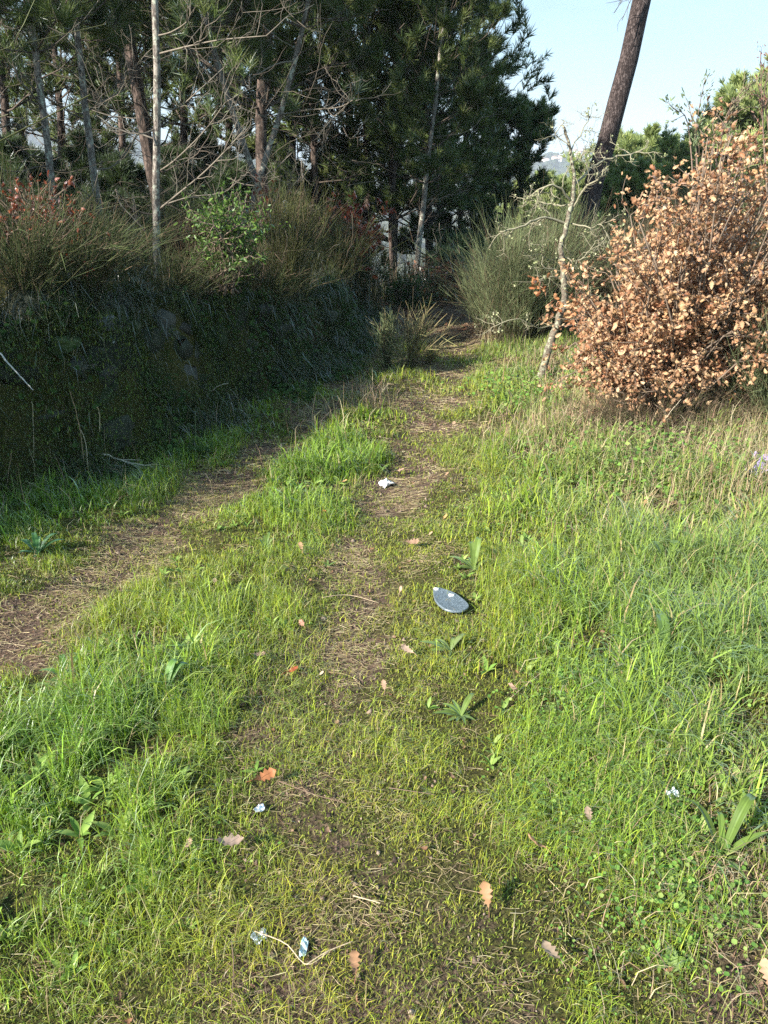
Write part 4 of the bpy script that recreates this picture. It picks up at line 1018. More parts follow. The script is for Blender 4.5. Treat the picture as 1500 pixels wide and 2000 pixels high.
# face growth: moss, hanging grass and ivy, colours darkened to deepen the shade
mo = MB(); n = 150000
yy = rng.uniform(3.5, 9.4, n); dep = rng.uniform(-.08, .62, n)
xx = foot_x(yy) - dep
cover = fbm(yy, dep * 2, .55, 61) + fbm(yy, dep * 2, .15, 63) * .6
k = cover > -.10; xx, yy, cover = xx[k], yy[k], cover[k]; n = len(xx)
zz = terrain(xx, yy); out_ = rng.uniform(.0, .09, n)
blades(mo, np.stack([xx + out_, yy - out_ * .5, zz], 1), rng.uniform(.008, .035, n), .0065, np.abs(rng.normal(1.2, .7, n)), pick([(.06, .085, .018), (.028, .04, .012), (.10, .125, .025), (.02, .027, .009)], n) * (1 + .9 * np.clip(cover, -.4, .6))[:, None], az=rng.normal(-.5, 2.2, n), levels=2)
tag(mo.build('wall_moss', M_MOSS), 'moss on the shaded stone wall, its green darkened for the shade', 'moss', None, 'stuff')
hg = MB(); n = 26000
yy = rng.uniform(3.3, 10, n); dd = np.where(rng.uniform(size=n) < .6, rng.uniform(-.12, .55, n), rng.uniform(-.35, 2.2, n))
xx = foot_x(yy) - dd
k = fbm(xx, yy, .4, 71) > -.02; xx, yy, dd = xx[k], yy[k], dd[k]; n = len(xx)
blades(hg, np.stack([xx, yy, terrain(xx, yy)], 1), rng.uniform(.08, .32, n), rng.uniform(.003, .006, n), np.abs(rng.normal(1.2, .6, n)), pick([(.05, .09, .025), (.07, .10, .035), (.15, .12, .07), (.035, .06, .02)], n, .3), az=rng.normal(-.5, 1.9, n))
tag(hg.build('bank_grass', M_GRASS), 'long grass coloured darker for shade, hanging over the wall and its foot', 'grass', None, 'stuff')
ov = MB(); n = 2300
yc = rng.uniform(3.6, 9.5, 34); ii_ = rng.integers(0, 34, n); yy = yc[ii_] + rng.normal(0, .07, n); xx = foot_x(yy) - rng.normal(.42, .07, n) - (ii_ % 5) * .03
blades(ov, np.stack([xx, yy, terrain(xx, yy)], 1), rng.uniform(.08, .34, n), .0042, np.abs(rng.normal(1.2, .6, n)), pick([(.05, .07, .025), (.08, .075, .035), (.035, .05, .018), (.13, .11, .06)], n, .25), az=rng.normal(-.4, 2.0, n), levels=3, droop=1.3)
tag(ov.build('overhanging_grass', M_GRASS), 'clumps of long half dry grass drooping over the top edge of the wall', 'grass', None, 'stuff')
iv = MB(); n = 6500
yy = rng.uniform(3.5, 9.5, n); xx = foot_x(yy) - rng.uniform(-.25, .5, n)
k = fbm(xx, yy, .35, 77) > .02; xx, yy = xx[k], yy[k]; n = len(xx)
tv, tf = simple_leaf(.8, .2)
az = rng.uniform(0, 2 * PI, n)
bake(iv, tv, tf, np.stack([xx + .06, yy, terrain(xx, yy) + rng.uniform(0, .09, n)], 1), leaf_R(np.stack([np.cos(az), np.sin(az), rng.uniform(-.6, .4, n)], 1), np.array([.7, -.4, .6]) + rng.normal(0, .35, (n, 3))), rng.uniform(.018, .045, n), pick([(.045, .085, .02), (.06, .11, .028), (.03, .055, .018)], n))
tag(iv.build('ivy', M_GREENLEAF), 'small ivy and bramble leaves on the wall face', 'ivy', None, 'stuff')

def boulder(px, py, Y, s, label, c, seed):
    p = hit(px, py); rr_ = nrm(ray(px, py)); p = p + rr_ * s[1] * .12; o = MB(); tv, tf = ico_stone(seed, .30)
    # refine once for a rough face
    o.add(tv * s, tf, np.tile(c, (len(tv), 1)) * (1 + rng.normal(0, .12, (len(tv), 1))))
    ob_ = o.build('boulder', M_STONE, None, True); ob_.location = tuple(p); tag(ob_, label, 'boulder')
    md = ob_.modifiers.new('s', 'SUBSURF'); md.levels = 2; md.render_levels = 2
    tex = bpy.data.textures.new('r', 'CLOUDS'); tex.noise_scale = .025
    d_ = ob_.modifiers.new('d', 'DISPLACE'); d_.texture = tex; d_.strength = .022; d_.mid_level = .5
    return ob_
boulder(205, 652, 4.55, (.17, .16, .11), 'pale grey granite boulder on top of the shaded wall', (.16, .17, .175), 5)
boulder(218, 676, 4.42, (.05, .05, .07), 'small white lichened stone under the pale granite boulder', (.38, .40, .42), 6)
boulder(258, 648, 4.9, (.14, .14, .10), 'mossy grey boulder right of the pale granite boulder', (.08, .09, .06), 7)
boulder(120, 700, 4.3, (.22, .2, .12), 'broad moss green boulder at the left of the wall top', (.045, .065, .025), 8)
boulder(575, 605, 7.5, (.14, .18, .26), 'grey upright slab at the far end of the wall', (.16, .17, .18), 9)

# forest floor litter on the terrace and under the trees
ll = MB(); tv, tf = oak_leaf(.6, .25); n = 15000
x = rng.uniform(-8, 6, n); y = rng.uniform(4.5, 17, n)
k = ((x < foot_x(y) - .45) | (y > 8.6)); x, y = x[k], y[k]; n = len(x); az = rng.uniform(0, 2 * PI, n)
bake(ll, tv, tf, np.stack([x, y, terrain(x, y) + .015], 1), leaf_R(np.stack([np.cos(az), np.sin(az), rng.normal(0, .2, n)], 1), np.array([0, 0, 1.]) + rng.normal(0, .4, (n, 3))), rng.uniform(.05, .09, n), pick([(.20, .10, .06), (.28, .15, .09), (.14, .08, .05), (.33, .22, .14)], n))
tag(ll.build('leaf_litter', M_OAKDRY), 'brown fallen leaves on the shaded forest floor', 'leaf litter', None, 'stuff')
# tangled undergrowth: fern, heather and dead stems between the trunks
ug = MB(); n = 26000
x = rng.uniform(-8, 7, n); y = rng.uniform(9.3, 17, n)
k = (x < foot_x(y) + .1) | (y > 10.6) | (x > 1.9); k &= fbm(x, y, 1.3, 81) > -.2; x, y = x[k], y[k]; n = len(x)
blades(ug, np.stack([x, y, terrain(x, y)], 1), rng.uniform(.2, .95, n), .009, np.abs(rng.normal(.5, .35, n)), pick([(.05, .07, .03), (.08, .09, .04), (.10, .07, .05), (.035, .05, .025)], n))
tag(ug.build('undergrowth', M_BROOM), 'dark tangled undergrowth between the tree trunks', 'undergrowth', None, 'stuff')
dt = MB(); n = 520
for _ in range(n):
    px = rng.uniform(-60, 700); Yd = rng.uniform(6.6, 11.5); p = at(px, rng.uniform(-40, 520), Yd)
    if p[2] < .9: continue
    az = rng.uniform(0, 2 * PI)
    grow(dt, None, p, (math.cos(az), math.sin(az), rng.uniform(-.4, .7)), rng.uniform(.25, .8), .0032, 1 if rng.uniform() < .5 else 0, rng.uniform(-.4, 1.2), .42, (3,), .9, .5, [(.17, .15, .125), (.10, .08, .065), (.13, .11, .085)][rng.integers(0, 3)], k=3, seg=6)
tag(dt.build('tangled_twigs', M_TWIG, None, True), 'tangle of thin dead twigs hanging among the young pines', 'dead twigs', None, 'stuff')
# heather under the brown oak
hb = hit(1300, 860)
for (px, py, h_, lab) in ((1200, 850, .28, 'brown heather clump under the left edge of the brown oak'), (1290, 860, .35, 'dark heather clump under the middle of the brown oak'), (1370, 840, .32, 'dark heather clump under the right side of the brown oak')):
    broom(hit(px, py), h_, .4, 320, lab, 'heather clumps under the brown oak', cols=[(.10, .07, .055), (.14, .09, .07), (.08, .07, .04)], side=.75, name='heather', cat='heather', wd=.0035, fine=4)

# ------------------------------------------------------------------ plantain rosettes
for (x_, y_, hh, lab) in ((-3.0, 3.0, 1.05, 'thick unseen broom added for shade just beyond the left edge at the wall end'), (-3.25, 2.45, 1.0, 'short unseen broom added for shade beyond the left edge, lowest and nearest the track'), (-3.35, 3.15, 1.6, 'middling unseen broom added for shade beyond the left edge, next to the wall end'), (-4.3, 2.9, 1.9, 'tall unseen broom added for shade beyond the left edge, nearest the camera'), (-4.9, 3.9, 2.0, 'tall unseen broom added for shade beyond the left edge, in the middle of three'), (-4.6, 4.7, 2.2, 'tall unseen broom added for shade beyond the left edge on top of the bank'), (-5.3, 2.6, 2.1, 'tall unseen broom added for shade beyond the left edge, farthest to the left')):  # unseen brooms added as occluders that shade the bank and verge
    broom((x_, y_, float(terrain(x_, y_))), hh, .9, 520, lab, None, (0, 0), side=.4, fine=6, wd=.010)
for (px, py, Yd, hh, ln_, lab) in ((60, 560, 4.5, .75, (.35, -.35), 'dark broom drooping over the wall at the left edge'), (170, 600, 4.8, .6, (.3, -.3), 'dark broom drooping over the wall above the mossy boulder'), (330, 600, 5.6, .55, (.3, -.3), 'low dark broom hanging over the wall right of the pale trunk foot'), (520, 600, 6.8, .5, (.3, -.2), 'low broom hanging over the far part of the wall')):
    broom(gnd(px, py, Yd), hh * .75, .5, 170, lab, None, ln_, side=.75, cols=[(.07, .10, .035), (.10, .12, .045), (.05, .07, .03)])
for (x_, y_, h_, lab) in ((-5.1, 6.3, 6.5, 'pine beyond the left edge whose crown hangs over the bank'), (-6.7, 4.7, 7.0, 'pine beyond the left edge, farther to the left and nearer the camera')):
    bb_ = np.array([x_, y_, float(terrain(x_, y_))])
    pine('pine_tree', [bb_, bb_ + (0, 0, h_ * .5), bb_ + (0, .1, h_)], .1, .03, lab, crown=(.22, 1), cr=1.35, whorls=8, per=5, ln=.2, nw=.012, K=16)

def plantain(px, py, leaves, s, label, cols=((.19, .28, .07), (.14, .22, .05)), wd=.16, up=.5):
    b = hit(px, py); mb = MB()
    for (az, ln, e) in leaves + [(a_ + 27 + 9 * i_, l_ * .6, e_ * .5) for i_, (a_, l_, e_) in enumerate(leaves)]:
        az = rad(az + rng.normal(0, 6)); ln = ln * s * .82 * rng.uniform(.85, 1.1); n = 12; t = np.linspace(0, 1, n)
        z = np.sin(t * PI * rng.uniform(.5, .82)) * ln * e; r_ = ln * t * math.sqrt(max(.1, 1 - .5 * e * e))
        c = np.stack([np.cos(az) * r_, np.sin(az) * r_, z + .004], 1)
        sdv = np.array([-math.sin(az), math.cos(az), 0]); wv = ln * wd * np.sin(np.clip(t, .02, 1) ** .75 * PI * .98) * .5 + .0015
        L_ = []; R_ = []
        us = np.linspace(-1, 1, 9); m_ = 9
        rib = np.array([1, -1, 1, -1, 1.6, -1, 1, -1, 1]) * ln * .008
        wav = .10 * wv * np.sin(t * 17 + az)
        v = (c[:, None] + sdv[None, None] * (wv[:, None] * us)[..., None] + np.array([0, 0, 1.]) * (np.abs(us)[None] * wv[:, None] * .4 + rib[None] * np.sin(t * PI)[:, None] * (-1) + wav[:, None] * us[None])[..., None]).reshape(-1, 3)
        f = []
        for i_ in range(n - 1):
            for j_ in range(m_ - 1):
                a_ = i_ * m_ + j_; f += [(a_, a_ + 1, a_ + m_ + 1), (a_, a_ + m_ + 1, a_ + m_)]
        cc = pick(cols, 1)[0] * .75; cc = np.tile(cc, (len(v), 1)) * np.tile(np.array([1, .82, 1, .82, 1.25, .82, 1, .82, 1]), n)[:, None]
        mb.add(v, f, cc); continue
        mb.add(v, f, pick(cols, 1)[0])
    o = mb.build('plantain', M_GREENLEAF, None, True); o.location = tuple(b)
    return tag(o, label, 'plantain')
plantain(925, 1120, [(150, 1.0, .35), (95, .9, .9), (60, 1.1, .85), (170, .6, .2), (20, .7, .4)], .15, 'plantain rosette with long upright leaves, above the grey oval plate', wd=.19)
plantain(880, 1275, [(165, 1.0, .25), (140, .7, .3), (30, .8, .45), (70, .5, .5), (200, .6, .1)], .14, 'small pale plantain below the grey oval plate', wd=.17, cols=((.26, .34, .12), (.2, .3, .09)))
plantain(900, 1408, [(185, 1.05, .15), (150, .8, .35), (120, .6, .4), (50, .9, .55), (-30, .6, .2), (-70, .5, .2), (160, .7, .2)], .125, 'plantain rosette in short grass left of the tan oak leaf', wd=.2)
plantain(1305, 1130, [(120, 1.0, .9), (60, 1.1, .9), (30, .6, .6), (160, .6, .5)], .17, 'plantain with two broad ribbed upright leaves in the tall right grass', wd=.25)
plantain(1300, 1300, [(105, 1.2, .95), (70, .8, .6), (150, .5, .4)], .14, 'plantain with one broad upright leaf in the lower right grass', wd=.3, cols=((.2, .33, .09),))
plantain(1405, 1690, [(125, 1.2, .75), (95, 1.0, .9), (45, 1.4, .75), (20, 1.2, .5), (-70, .8, .3), (160, .6, .4)], .15, 'large ribwort plantain with long leaves at the lower right edge', wd=.13)
plantain(75, 1085, [(160, 1.0, .4), (120, .8, .7), (60, .9, .6), (20, 1.1, .4), (90, .7, .8), (200, .6, .2)], .16, 'dark plantain at the left edge beside the left track', cols=((.08, .2, .07), (.1, .24, .08)), wd=.2)
plantain(520, 1075, [(80, .8, .8), (110, .7, .8), (40, .8, .6), (140, .6, .5)], .12, 'plantain at the foot of the long middle strip grass')
plantain(640, 1110, [(80, .8, .4), (150, .7, .4), (30, .8, .3)], .07, 'tiny plantain beside the bare brown earth')
plantain(320, 1380, [(60, 1.1, .9), (90, .8, .8), (35, 1.2, .8), (120, .7, .7), (10, .8, .5), (75, 1.2, .9)], .15, 'cluster of broad upright plantain leaves left of the small bare earth patch', cols=((.1, .23, .05), (.14, .27, .06)), wd=.17)
plantain(130, 1330, [(60, .9, .6), (120, 1.0, .5), (170, .9, .3), (20, .8, .4)], .12, 'plantain beside the near edge of the left track', cols=((.1, .22, .05),))
plantain(1230, 1600, [(60, .7, .5), (100, .7, .6), (140, .6, .5), (20, .7, .4), (180, .6, .3)], .075, 'small light green plantain among the clover', wd=.35, cols=((.2, .3, .08),))
plantain(1310, 1740, [(70, .8, .5), (130, .8, .4), (10, .6, .4), (200, .6, .2)], .07, 'small round leaved rosette left of the large ribwort plantain', wd=.45, cols=((.22, .32, .09),))
plantain(1310, 1910, [(80, .9, .5), (40, .8, .4), (150, .6, .3)], .07, 'pale rosette with shiny leaves at the bottom right', wd=.45, cols=((.25, .36, .12),))
plantain(1270, 1560, [(120, .9, .7), (90, .6, .5), (40, .7, .6)], .09, 'plantain left of the white plastic scrap in the right grass', wd=.2, cols=((.24, .34, .11),))

# ------------------------------------------------------------------ fallen leaves, one object each
def fallen(px, py, s, az, c, label, curl=.6, tilt=.3):
    b = hit(px, py); mb = MB(); tv, tf = oak_leaf(curl, .3)
    tv = tv - (.5, 0, 0); tv = tv + (0, 0, 1) * rng.normal(0, .015, (len(tv), 1))
    s = s * .85; mb.add(tv * s, tf, np.array(c) * (1 + rng.normal(0, .1, (len(tv), 1))))
    tube(mb, spline([(-.5 * s, 0, curl * .25 * s), (-.7 * s, .02 * s, curl * .2 * s), (-.85 * s, .06 * s, .1 * s)], 6), .0012, np.array(c) * .7, 4)
    o = mb.build('fallen_leaf', M_OAKDRY, None, True)
    Lz = float(zones(np.array([b[0]]), np.array([b[1]]))[0, 0])
    o.location = (b[0], b[1], b[2] + .012 + s * .12 + min(.05, Lz * .006)); o.rotation_euler = (rng.normal(0, tilt), rng.normal(0, tilt) - .15, rad(az))
    return tag(o, label, 'leaf', 'fallen oak leaves along the path')
TAN, PINK, ORG, RST = (.52, .36, .25), (.50, .33, .27), (.55, .27, .12), (.30, .09, .045)
for a in [(998, 1380, .075, 230, PINK, 'largest pinkish tan oak leaf, with a long stalk, right of the plantain rosette'), (1040, 1678, .07, 160, (.5, .28, .17), 'orange tan toothed oak leaf standing on edge in the lower right'),
          (948, 1780, .07, 100, (.34, .2, .11), 'curled brown leaf low in the grass, lower right of centre'), (1072, 1895, .07, 120, (.4, .3, .22), 'dark edged curled leaf near the bottom, right of centre'), (1145, 1618, .05, 90, (.3, .22, .17), 'dull grey brown leaf in the clover patch'),
          (450, 1675, .09, 10, (.38, .28, .23), 'greyish flat leaf with dark shadow in the lower left'), (372, 1688, .045, 80, (.55, .38, .26), 'small pale upright leaf left of the greyish flat leaf'), (572, 1330, .06, 40, RST, 'dark rust red leaf below the bare earth'),
          (592, 1240, .05, 120, (.42, .22, .17), 'dull pink leaf at the left rim of the bare earth'), (795, 1292, .065, 150, (.48, .34, .26), 'beige curled leaf left below the grey oval plate'), (588, 1090, .06, 110, (.58, .36, .2), 'light orange leaf on the middle strip, left of the bare earth'),
          (634, 1022, .055, 100, (.55, .22, .09), 'bright orange leaf at the foot of the long middle grass'), (422, 1165, .05, 100, (.6, .42, .27), 'cream leaf alone in the middle strip grass'), (672, 958, .05, 30, (.58, .34, .17), 'yellow orange leaf left of the white tissue'),
          (781, 930, .07, 20, (.45, .3, .22), 'pale brown leaf just behind the white tissue'), (869, 1030, .05, 60, (.5, .3, .13), 'ochre leaf right of the path, level with the bare earth top'), (806, 1075, .08, 350, (.36, .23, .16), 'wide dark brown leaf right of the bare earth'),
          (840, 1062, .04, 40, (.5, .36, .24), 'small tan leaf next to the wide dark brown leaf'), (783, 1167, .04, 80, (.46, .31, .23), 'small round tan leaf left of the grey oval plate'), (872, 942, .05, 60, (.5, .32, .2), 'tan leaf on the right rim of the far path'),
          (750, 1363, .045, 100, (.36, .24, .17), 'small star shaped leaf in the middle of the short grass'), (508, 1308, .06, 10, (.4, .28, .2), 'flat tan leaf on the small bare patch at left'), (628, 1335, .03, 50, (.62, .52, .36), 'tiny cream leaf right of the rust red leaf'),
          (1490, 1935, .07, 90, (.5, .3, .2), 'large brown leaf cut by the right edge at the bottom'), (520, 1545, .08, 30, (.4, .17, .08), 'long narrow rust coloured leaf in the short grass, left of centre'), (515, 960 + 5, .001, 0, TAN, ''),
          (885, 838, .06, 60, (.48, .33, .22), 'leaf on the right side of the path, farthest of the sunlit ones'), (1255, 1010, .06, 40, (.5, .26, .14), 'orange brown leaf in the tall grass toward the right'), (692, 1905, .06, 95, (.42, .24, .14), 'narrow upright brown leaf near the bottom centre')]:
    if a[6 - 1 + 0]: 
        if a[5]: fallen(*a)

# ------------------------------------------------------------------ litter
def speckle_mat():
    m, t, o = new_mat('speckled_plate')
    g = N(t, 'ShaderNodeTexCoord'); n1 = N(t, 'ShaderNodeTexNoise', Scale=420.0, Detail=3.0); t.links.new(g.outputs['Object'], n1.inputs['Vector'])
    r = N(t, 'ShaderNodeValToRGB'); r.color_ramp.elements[0].color = (.045, .06, .075, 1); r.color_ramp.elements[0].position = .42
    r.color_ramp.elements[1].color = (.24, .30, .35, 1); r.color_ramp.elements[1].position = .66
    t.links.new(n1.outputs['Fac'], r.inputs[0])
    b = N(t, 'ShaderNodeBump', Strength=.5, Distance=.001); t.links.new(n1.outputs['Fac'], b.inputs['Height'])
    p = N(t, 'ShaderNodeBsdfPrincipled', Roughness=.35); t.links.new(r.outputs[0], p.inputs['Base Color']); t.links.new(b.outputs[0], p.inputs['Normal']); t.links.new(p.outputs[0], o.inputs['Surface'])
    return m
def plate():
    b = hit(880, 1175)
    root = thing('oval_plate', b + (0, 0, .028), 'grey blue speckled oval plate lying in the grass right of the path', 'plate')
    o2 = [(846, 1150), (848, 1170), (858, 1185), (875, 1195), (900, 1196), (915, 1187), (912, 1178), (900, 1167), (885, 1157), (868, 1151), (855, 1148)]
    P2 = []
    for (a, c) in o2:
        r = ray(a, c); q_ = CAM + r * ((b[2] + .03 - CAM[2]) / r[2]); P2.append(q_ - b - (0, 0, .03))
    P2 = spline(P2 + [P2[0]], 45)[:-1]; n = len(P2); c0 = P2.mean(0)
    mb = MB(); rings = []
    for (s, z) in ((1, -.004), (1.0, .0035), (.975, .0045), (.95, .004), (.5, .0035), (.02, .003)):
        rings.append(c0 + (P2 - c0) * s + (0, 0, z))
    v = np.concatenate(rings); f = []
    for k_ in range(len(rings) - 1):
        for i_ in range(n):
            a, c = k_ * n + i_, k_ * n + (i_ + 1) % n; f += [(a, c, c + n), (a, c + n, a + n)]
    mb.add(v, f); p = mb.build('disc', speckle_mat(), root, True)
    for (a, c, sx, sy) in ((852, 1150, .010, .006), (882, 1162, .012, .006)):
        r = ray(a, c); q_ = CAM + r * ((b[2] + .036 - CAM[2]) / r[2]) - b - (0, 0, .028)
        s_ = MB(); th = np.linspace(0, 2 * PI, 13)[:-1]; rr = 1 + rng.normal(0, .18, 12)
        top = np.stack([np.cos(th) * sx * rr, np.sin(th) * sy * rr, 0 * th + .0015], 1) + q_; bot = top - (0, 0, .006)
        v = np.concatenate([top, bot, [q_ + (0, 0, .003)]]); f = [(i_, (i_ + 1) % 12, 24) for i_ in range(12)] + [(i_ + 12, (i_ + 1) % 12 + 12, (i_ + 1) % 12) for i_ in range(12)] + [(i_ + 12, (i_ + 1) % 12, i_) for i_ in range(12)]
        s_.add(v, f, (.75, .76, .74)); tag(s_.build('paper_scrap', M_PLAIN, root), 'white paper scrap stuck on the plate')
    root.rotation_euler = (rad(-2), rad(2), 0)
plate()
def crumple(name, px, py, s, c, label, cat, seed, mat=M_PLAIN, hz=.6, amp=.3, up=.02, aspect=(1, 1, 1)):
    b = hit(px, py); g = np.random.default_rng(seed); m = 13
    u, v_ = np.meshgrid(np.linspace(-1, 1, m), np.linspace(-1, 1, m)); ang = g.uniform(0, 6)
    z = amp * (vnoise(u * 1.0 + seed, v_ * 1.0, .55, seed) * 1.8 + vnoise(u, v_ + seed, .28, seed + 3) * 1.1)
    xx = u + .35 * vnoise(u, v_, .5, seed + 5); yy = v_ + .35 * vnoise(u, v_, .5, seed + 9)
    r2 = np.maximum(np.abs(u), np.abs(v_)); xx = xx * (1 - .25 * (u * u * v_ * v_)); yy = yy * (1 - .25 * (u * u * v_ * v_))
    P2 = np.stack([xx.ravel(), yy.ravel(), z.ravel() * hz * 2], 1) * s * np.array(aspect)
    i_ = np.arange(m - 1)[:, None] * m; j_ = np.arange(m - 1)[None]
    q_ = np.stack([i_ + j_, i_ + j_ + 1, i_ + m + j_ + 1, i_ + m + j_], -1).reshape(-1, 4)
    mb = MB(); mb.quads(P2, q_, c); o = mb.build(name, mat, None, False)
    sl = o.modifiers.new('t', 'SOLIDIFY'); sl.thickness = .0008
    o.location = tuple(b + (0, 0, up)); o.rotation_euler = (0, 0, ang)
    return tag(o, label, cat)
M_FOIL = attr_mat('foil', .25, .2, 120, .8, .6, .002, .8)
M_GLASSY = attr_mat('shiny_plastic', .2, .2, 80, .5, .7, .002)
crumple('crumpled_tissue', 757, 952, .042, (.82, .82, .82), 'crumpled white paper tissue on the path beside the right track', 'tissue', 3, amp=.45)
crumple('foil_scrap', 508, 1588, .014, (.75, .78, .85), 'tiny crumpled silver foil scrap in the short grass, farthest foil piece', 'foil', 4, M_FOIL, amp=.5, up=.014)
crumple('foil_scrap', 508, 1840, .018, (.75, .78, .85), 'crumpled silver foil scrap with torn strands near the bottom', 'foil', 8, M_FOIL, amp=.5, up=.014)
crumple('candy_wrapper', 594, 1868, .015, (.38, .50, .56), 'small shiny blue and green twisted sweet wrapper near the bottom', 'wrapper', 12, M_GLASSY, amp=.35, up=.014, aspect=(1.5, .6, 1))
crumple('plastic_scrap', 1308, 1570, .018, (.8, .82, .85), 'small white plastic scrap in the right hand grass', 'plastic scrap', 15, M_GLASSY, amp=.4, up=.03)
crumple('plastic_scrap', 1322, 1290, .016, (.5, .6, .75), 'small bluish plastic scrap beside the broad plantain leaf', 'plastic scrap', 16, M_GLASSY, amp=.4, up=.05)
crumple('plastic_bag', 1492, 940, .12, (.36, .29, .56), 'crumpled pale purple plastic bag at the right edge in the dry grass', 'plastic bag', 19, M_GLASSY, amp=.4, up=.07)

# ------------------------------------------------------------------ sticks and stalks
def stick(name, pl, r, label, cat='stick', c=(.36, .30, .23), forks=0, group=None):
    """pl: (px, py, height above the ground under that pixel or None) -> here given with distance"""
    P2 = [at(a, b_, Y) for a, b_, Y in pl]; b = P2[0]
    mb = MB(); Q = spline(np.array(P2) - b, 14); Q[1:-1] += rng.normal(0, r * .5, (12, 3))
    tube(mb, Q, np.linspace(r, r * .45, 14), c, 6, rough=.1)
    for _ in range(forks):
        i_ = rng.integers(5, 13); dv = Q[i_] - Q[i_ - 1]; grow(mb, None, Q[i_], nrm(dv) + rng.normal(0, .35, 3), .12, r * .5, 0, .1, .3, c=c, k=4)
    o = mb.build(name, M_TWIG, None, True); o.location = tuple(b)
    return tag(o, label, cat, group)
def gY(px, py): return float(hit(px, py)[1])
stick('fallen_branch', [(200, 885, gY(200, 925)), (240, 900, gY(240, 925)), (300, 912, gY(300, 925))], .006, 'pale forked dead branch lying in the shaded grass beside the left track', 'branch', (.42, .38, .30), 5)
stick('fallen_branch', [(90, 470, 5.2), (170, 480, 5.0), (258, 494, 4.9)], .006, 'thin pale dead branch lying across the broom below the red sprig', 'branch', (.40, .36, .26))
stick('fallen_branch', [(0, 690, 3.95), (30, 725, 3.9), (65, 762, 3.85)], .005, 'thin grey bent twig sticking out of the wall at the left edge', 'twig', (.45, .43, .40))
stick('fallen_branch', [(5, 622, 4.3), (55, 633, 4.3), (110, 625, 4.4)], .0035, 'thin pale curved twig on the bank above the bent twig', 'twig', (.42, .38, .34))
stick('fallen_branch', [(402, 775, 5.3), (425, 755, 5.2), (446, 748, 5.2)], .0035, 'short light twig caught on the wall face', 'twig', (.45, .40, .32))
stick('fallen_branch', [(530, 748, 6.2), (555, 745, 6.2), (578, 738, 6.3)], .004, 'short grey stick lying at the foot of the wall', 'stick', (.35, .30, .26))
for k_, (a, b_, c_, d_, lab) in enumerate([(65, 905, 62, 785, 'tall straight dry stalk at the left edge, the longest one'), (165, 880, 137, 765, 'dry stalk leaning left, right of the longest stalk'), (100, 880, 38, 800, 'faint brown dry stalk left of the longest stalk'), (70, 930, 58, 880, 'short reddish stalk below the longest stalk'),
                                       (10, 950, 22, 885, 'short grey stalk at the very left edge'), (172, 890, 158, 840, 'short thin stalk beside the one leaning left'), (195, 818, 190, 795, 'smallest pale stalk in front of the wall'), (512, 905, 500, 868, 'dark upright stalk at the shaded edge of the left track'),
                                       (690, 770, 712, 748, 'curled dry stalk on the middle strip'), (625, 815, 630, 790, 'thin dry stem on the left rim of the middle strip'), (1395, 880, 1350, 900, 'fallen straw stem below the brown oak'), (1255, 870, 1330, 780, 'long straw stem leaning right below the brown oak'), (1420, 870, 1432, 790, 'upright dry stem right of the long leaning straw stem')]):
    g0 = gY(a, b_ if b_ > 860 else 930 if a < 300 else b_)
    if a < 300: g0 = min(g0, 4.1)
    stick('dry_stalk', [(a, b_ + 25, g0), ((a + c_) / 2 + 2, (b_ + d_) / 2, g0 - .02), (c_, d_, g0 - .04)], .0026, lab, 'dry stalk', [(.42, .36, .25), (.35, .24, .16), (.48, .42, .32)][k_ % 3], 0, 'dry stalks beside the tracks')
for (pts_, lab) in (([(500, 1845), (560, 1870), (600, 1905), (645, 1875)], 'curved pale straw stem looping round the sweet wrapper'), ([(600, 1905), (640, 1880), (690, 1865)], 'pale straw stem curving right of the sweet wrapper'), ([(690, 1780), (740, 1783), (735, 1782)], 'short orange pine needle stick in the bottom middle'),
                    ([(545, 1545), (620, 1570), (680, 1590)], 'long thin dead stem right of the long rust leaf'), ([(630, 1180), (680, 1178), (740, 1192)], 'thin reddish twig across the bare earth'), ([(990, 1385), (1030, 1350), (1060, 1325)], 'thin brown stalk rising from the largest oak leaf'),
                    ([(760, 1562), (850, 1572)], 'pair of orange dead pine needles in the short grass'), ([(455, 1860), (460, 1920), (455, 1995)], 'dark root like twig at the bottom left of centre'), ([(1240, 1000), (1205, 960)], 'short dead stem in the right grass'), ([(1385, 1850), (1420, 1900)], 'dead brown stem near the bottom right corner')):
    P2 = [hit(*p) + (0, 0, .03) for p in pts_]; b = P2[0]; mb = MB()
    tube(mb, spline(np.array(P2) - b, 12), np.linspace(.0016, .0009, 12), (.46, .36, .25) if 'dark' not in lab and 'dead' not in lab else (.16, .11, .08), 5)
    o = mb.build('fallen_twig', M_TWIG, None, True); o.location = tuple(b); tag(o, lab, 'twig')

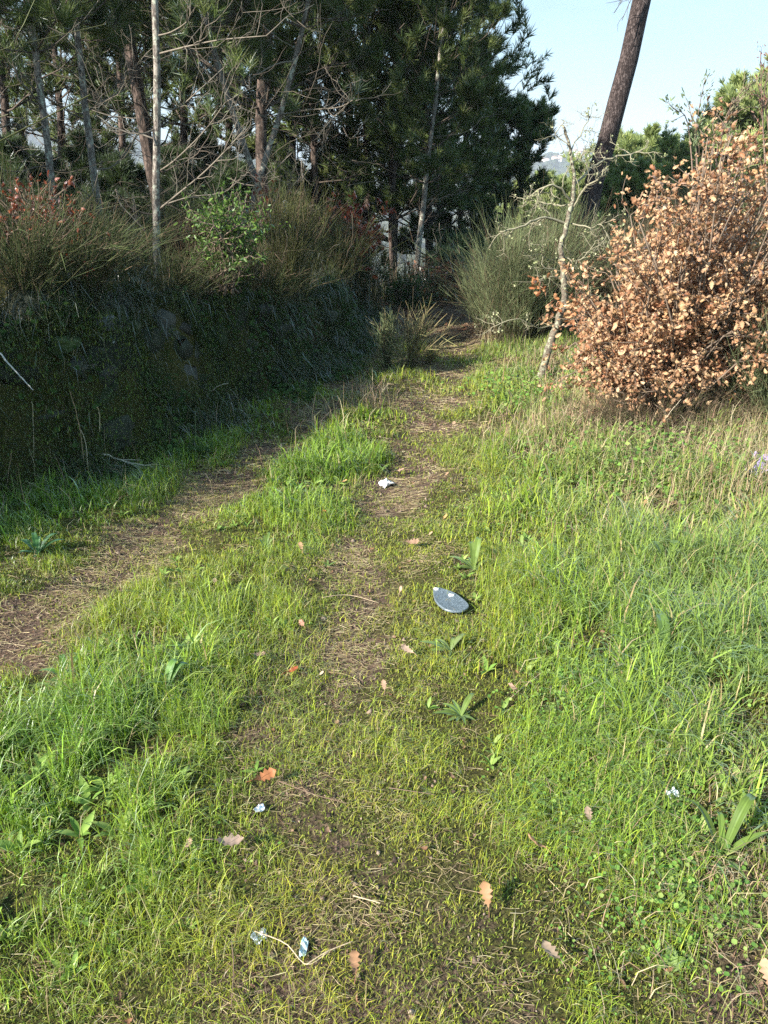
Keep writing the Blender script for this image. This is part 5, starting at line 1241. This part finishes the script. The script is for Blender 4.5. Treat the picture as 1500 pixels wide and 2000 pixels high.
# ------------------------------------------------------------------ far valley side: woods and the hill town
fw = MB(); n = 5200
tv, tf = ico_stone(77, .3)
x = rng.uniform(-700, 900, n); y = rng.uniform(260, 1700, n)
k = fbm(x, y, 160, 91) > -.1; x, y = x[k], y[k]; n = len(x)
s_ = rng.uniform(6, 13, n)
bake(fw, tv, tf, np.stack([x, y, terrain(x, y) + s_ * .3], 1), frames(np.array([0, 0, 1.]), n), s_, pick([(.03, .05, .02), (.05, .07, .03), (.07, .075, .035)], n))
tag(fw.build('far_wood', M_MOSS), 'hazy woods covering the far valley side', 'wood', None, 'stuff')
def house(x, y, sx, sy, h_, c, roofc, label, group, rz=0):
    z = float(terrain(x, y)) - .6
    root = thing('house', (x, y, z), label, 'house', group, rz)
    mb = MB(); v = [(a * sx / 2, b * sy / 2, c2) for c2 in (0, h_) for a, b in ((-1, -1), (1, -1), (1, 1), (-1, 1))]
    mb.quads(v, [(0, 1, 5, 4), (1, 2, 6, 5), (2, 3, 7, 6), (3, 0, 4, 7), (4, 5, 6, 7)], c); mb.build('wall', M_PLAIN, root)
    rf = MB(); e = .4; r_ = h_ * .32
    v = [(-sx / 2 - e, -sy / 2 - e, h_ + .02), (sx / 2 + e, -sy / 2 - e, h_ + .02), (sx / 2 + e, sy / 2 + e, h_ + .02), (-sx / 2 - e, sy / 2 + e, h_ + .02), (-sx / 2 - e, 0, h_ + r_), (sx / 2 + e, 0, h_ + r_)]
    rf.add(v, [(0, 1, 5), (0, 5, 4), (2, 3, 4), (2, 4, 5), (0, 4, 3), (1, 2, 5), (0, 3, 2), (0, 2, 1)], roofc); rf.build('roof', M_PLAIN, root)
    nw_ = max(2, int(sx / 3)); 
    for i_ in range(nw_):
        for fl in range(int(h_ // 2.8)):
            wn = MB(); cx = -sx / 2 + (i_ + .5) * sx / nw_; zz = 1.0 + fl * 2.8; y0 = -sy / 2 - .03
            wn.quads([(cx - .5, y0, zz), (cx + .5, y0, zz), (cx + .5, y0, zz + 1.2), (cx - .5, y0, zz + 1.2)], [(0, 1, 2, 3)], (.05, .06, .07)); wn.build('window', M_PLAIN, root)
    return root
hs = [(-30 + 0, 0)]
for k_ in range(22):
    px = 1040 + k_ * 5.4 + rng.normal(0, 2); yy = rng.uniform(1330, 1480)
    xx = (px - 750) / FPX * yy * .92
    house(xx, yy, rng.uniform(6, 10), 6, rng.uniform(4, 7), [(.75, .72, .68), (.7, .6, .5), (.8, .8, .8)][k_ % 3], [(.35, .15, .1), (.3, .2, .16)][k_ % 2],
          'tiny pale house of the hazy hill town on the horizon left of the leaning pine', 'houses of the far hill town', rng.normal(0, .4))
hb_ = hit(850, 540)
hz_ = house(hb_[0] + .2, hb_[1] + 3, 2.6, 3.5, 2.6, (.85, .85, .85), (.55, .52, .48), 'white house down the slope glimpsed through the pines at the path end', None, .1)

# ------------------------------------------------------------------ air
def haze(dens=0.00045):
    m, t, o = new_mat('haze')
    v = N(t, 'ShaderNodeVolumePrincipled'); v.inputs['Color'].default_value = (.80, .88, 1.0, 1); v.inputs['Density'].default_value = dens
    v.inputs['Anisotropy'].default_value = 0.0
    t.links.new(v.outputs[0], o.inputs['Volume'])
    x0, x1, y0, y1_, z0, z1 = -3600, 3600, -30, 4300, -130, 150
    mb = MB(); vv = [(a, b, c) for c in (z0, z1) for a, b in ((x0, y0), (x1, y0), (x1, y1_), (x0, y1_))]
    mb.quads(vv, [(3, 2, 1, 0), (4, 5, 6, 7), (0, 1, 5, 4), (1, 2, 6, 5), (2, 3, 7, 6), (3, 0, 4, 7)])
    tag(mb.build('haze', m), 'thin bluish haze over the valley', 'haze', None, 'stuff')
haze()
for o in C.objects:
    if o.type == 'MESH': o.visible_volume_scatter = True
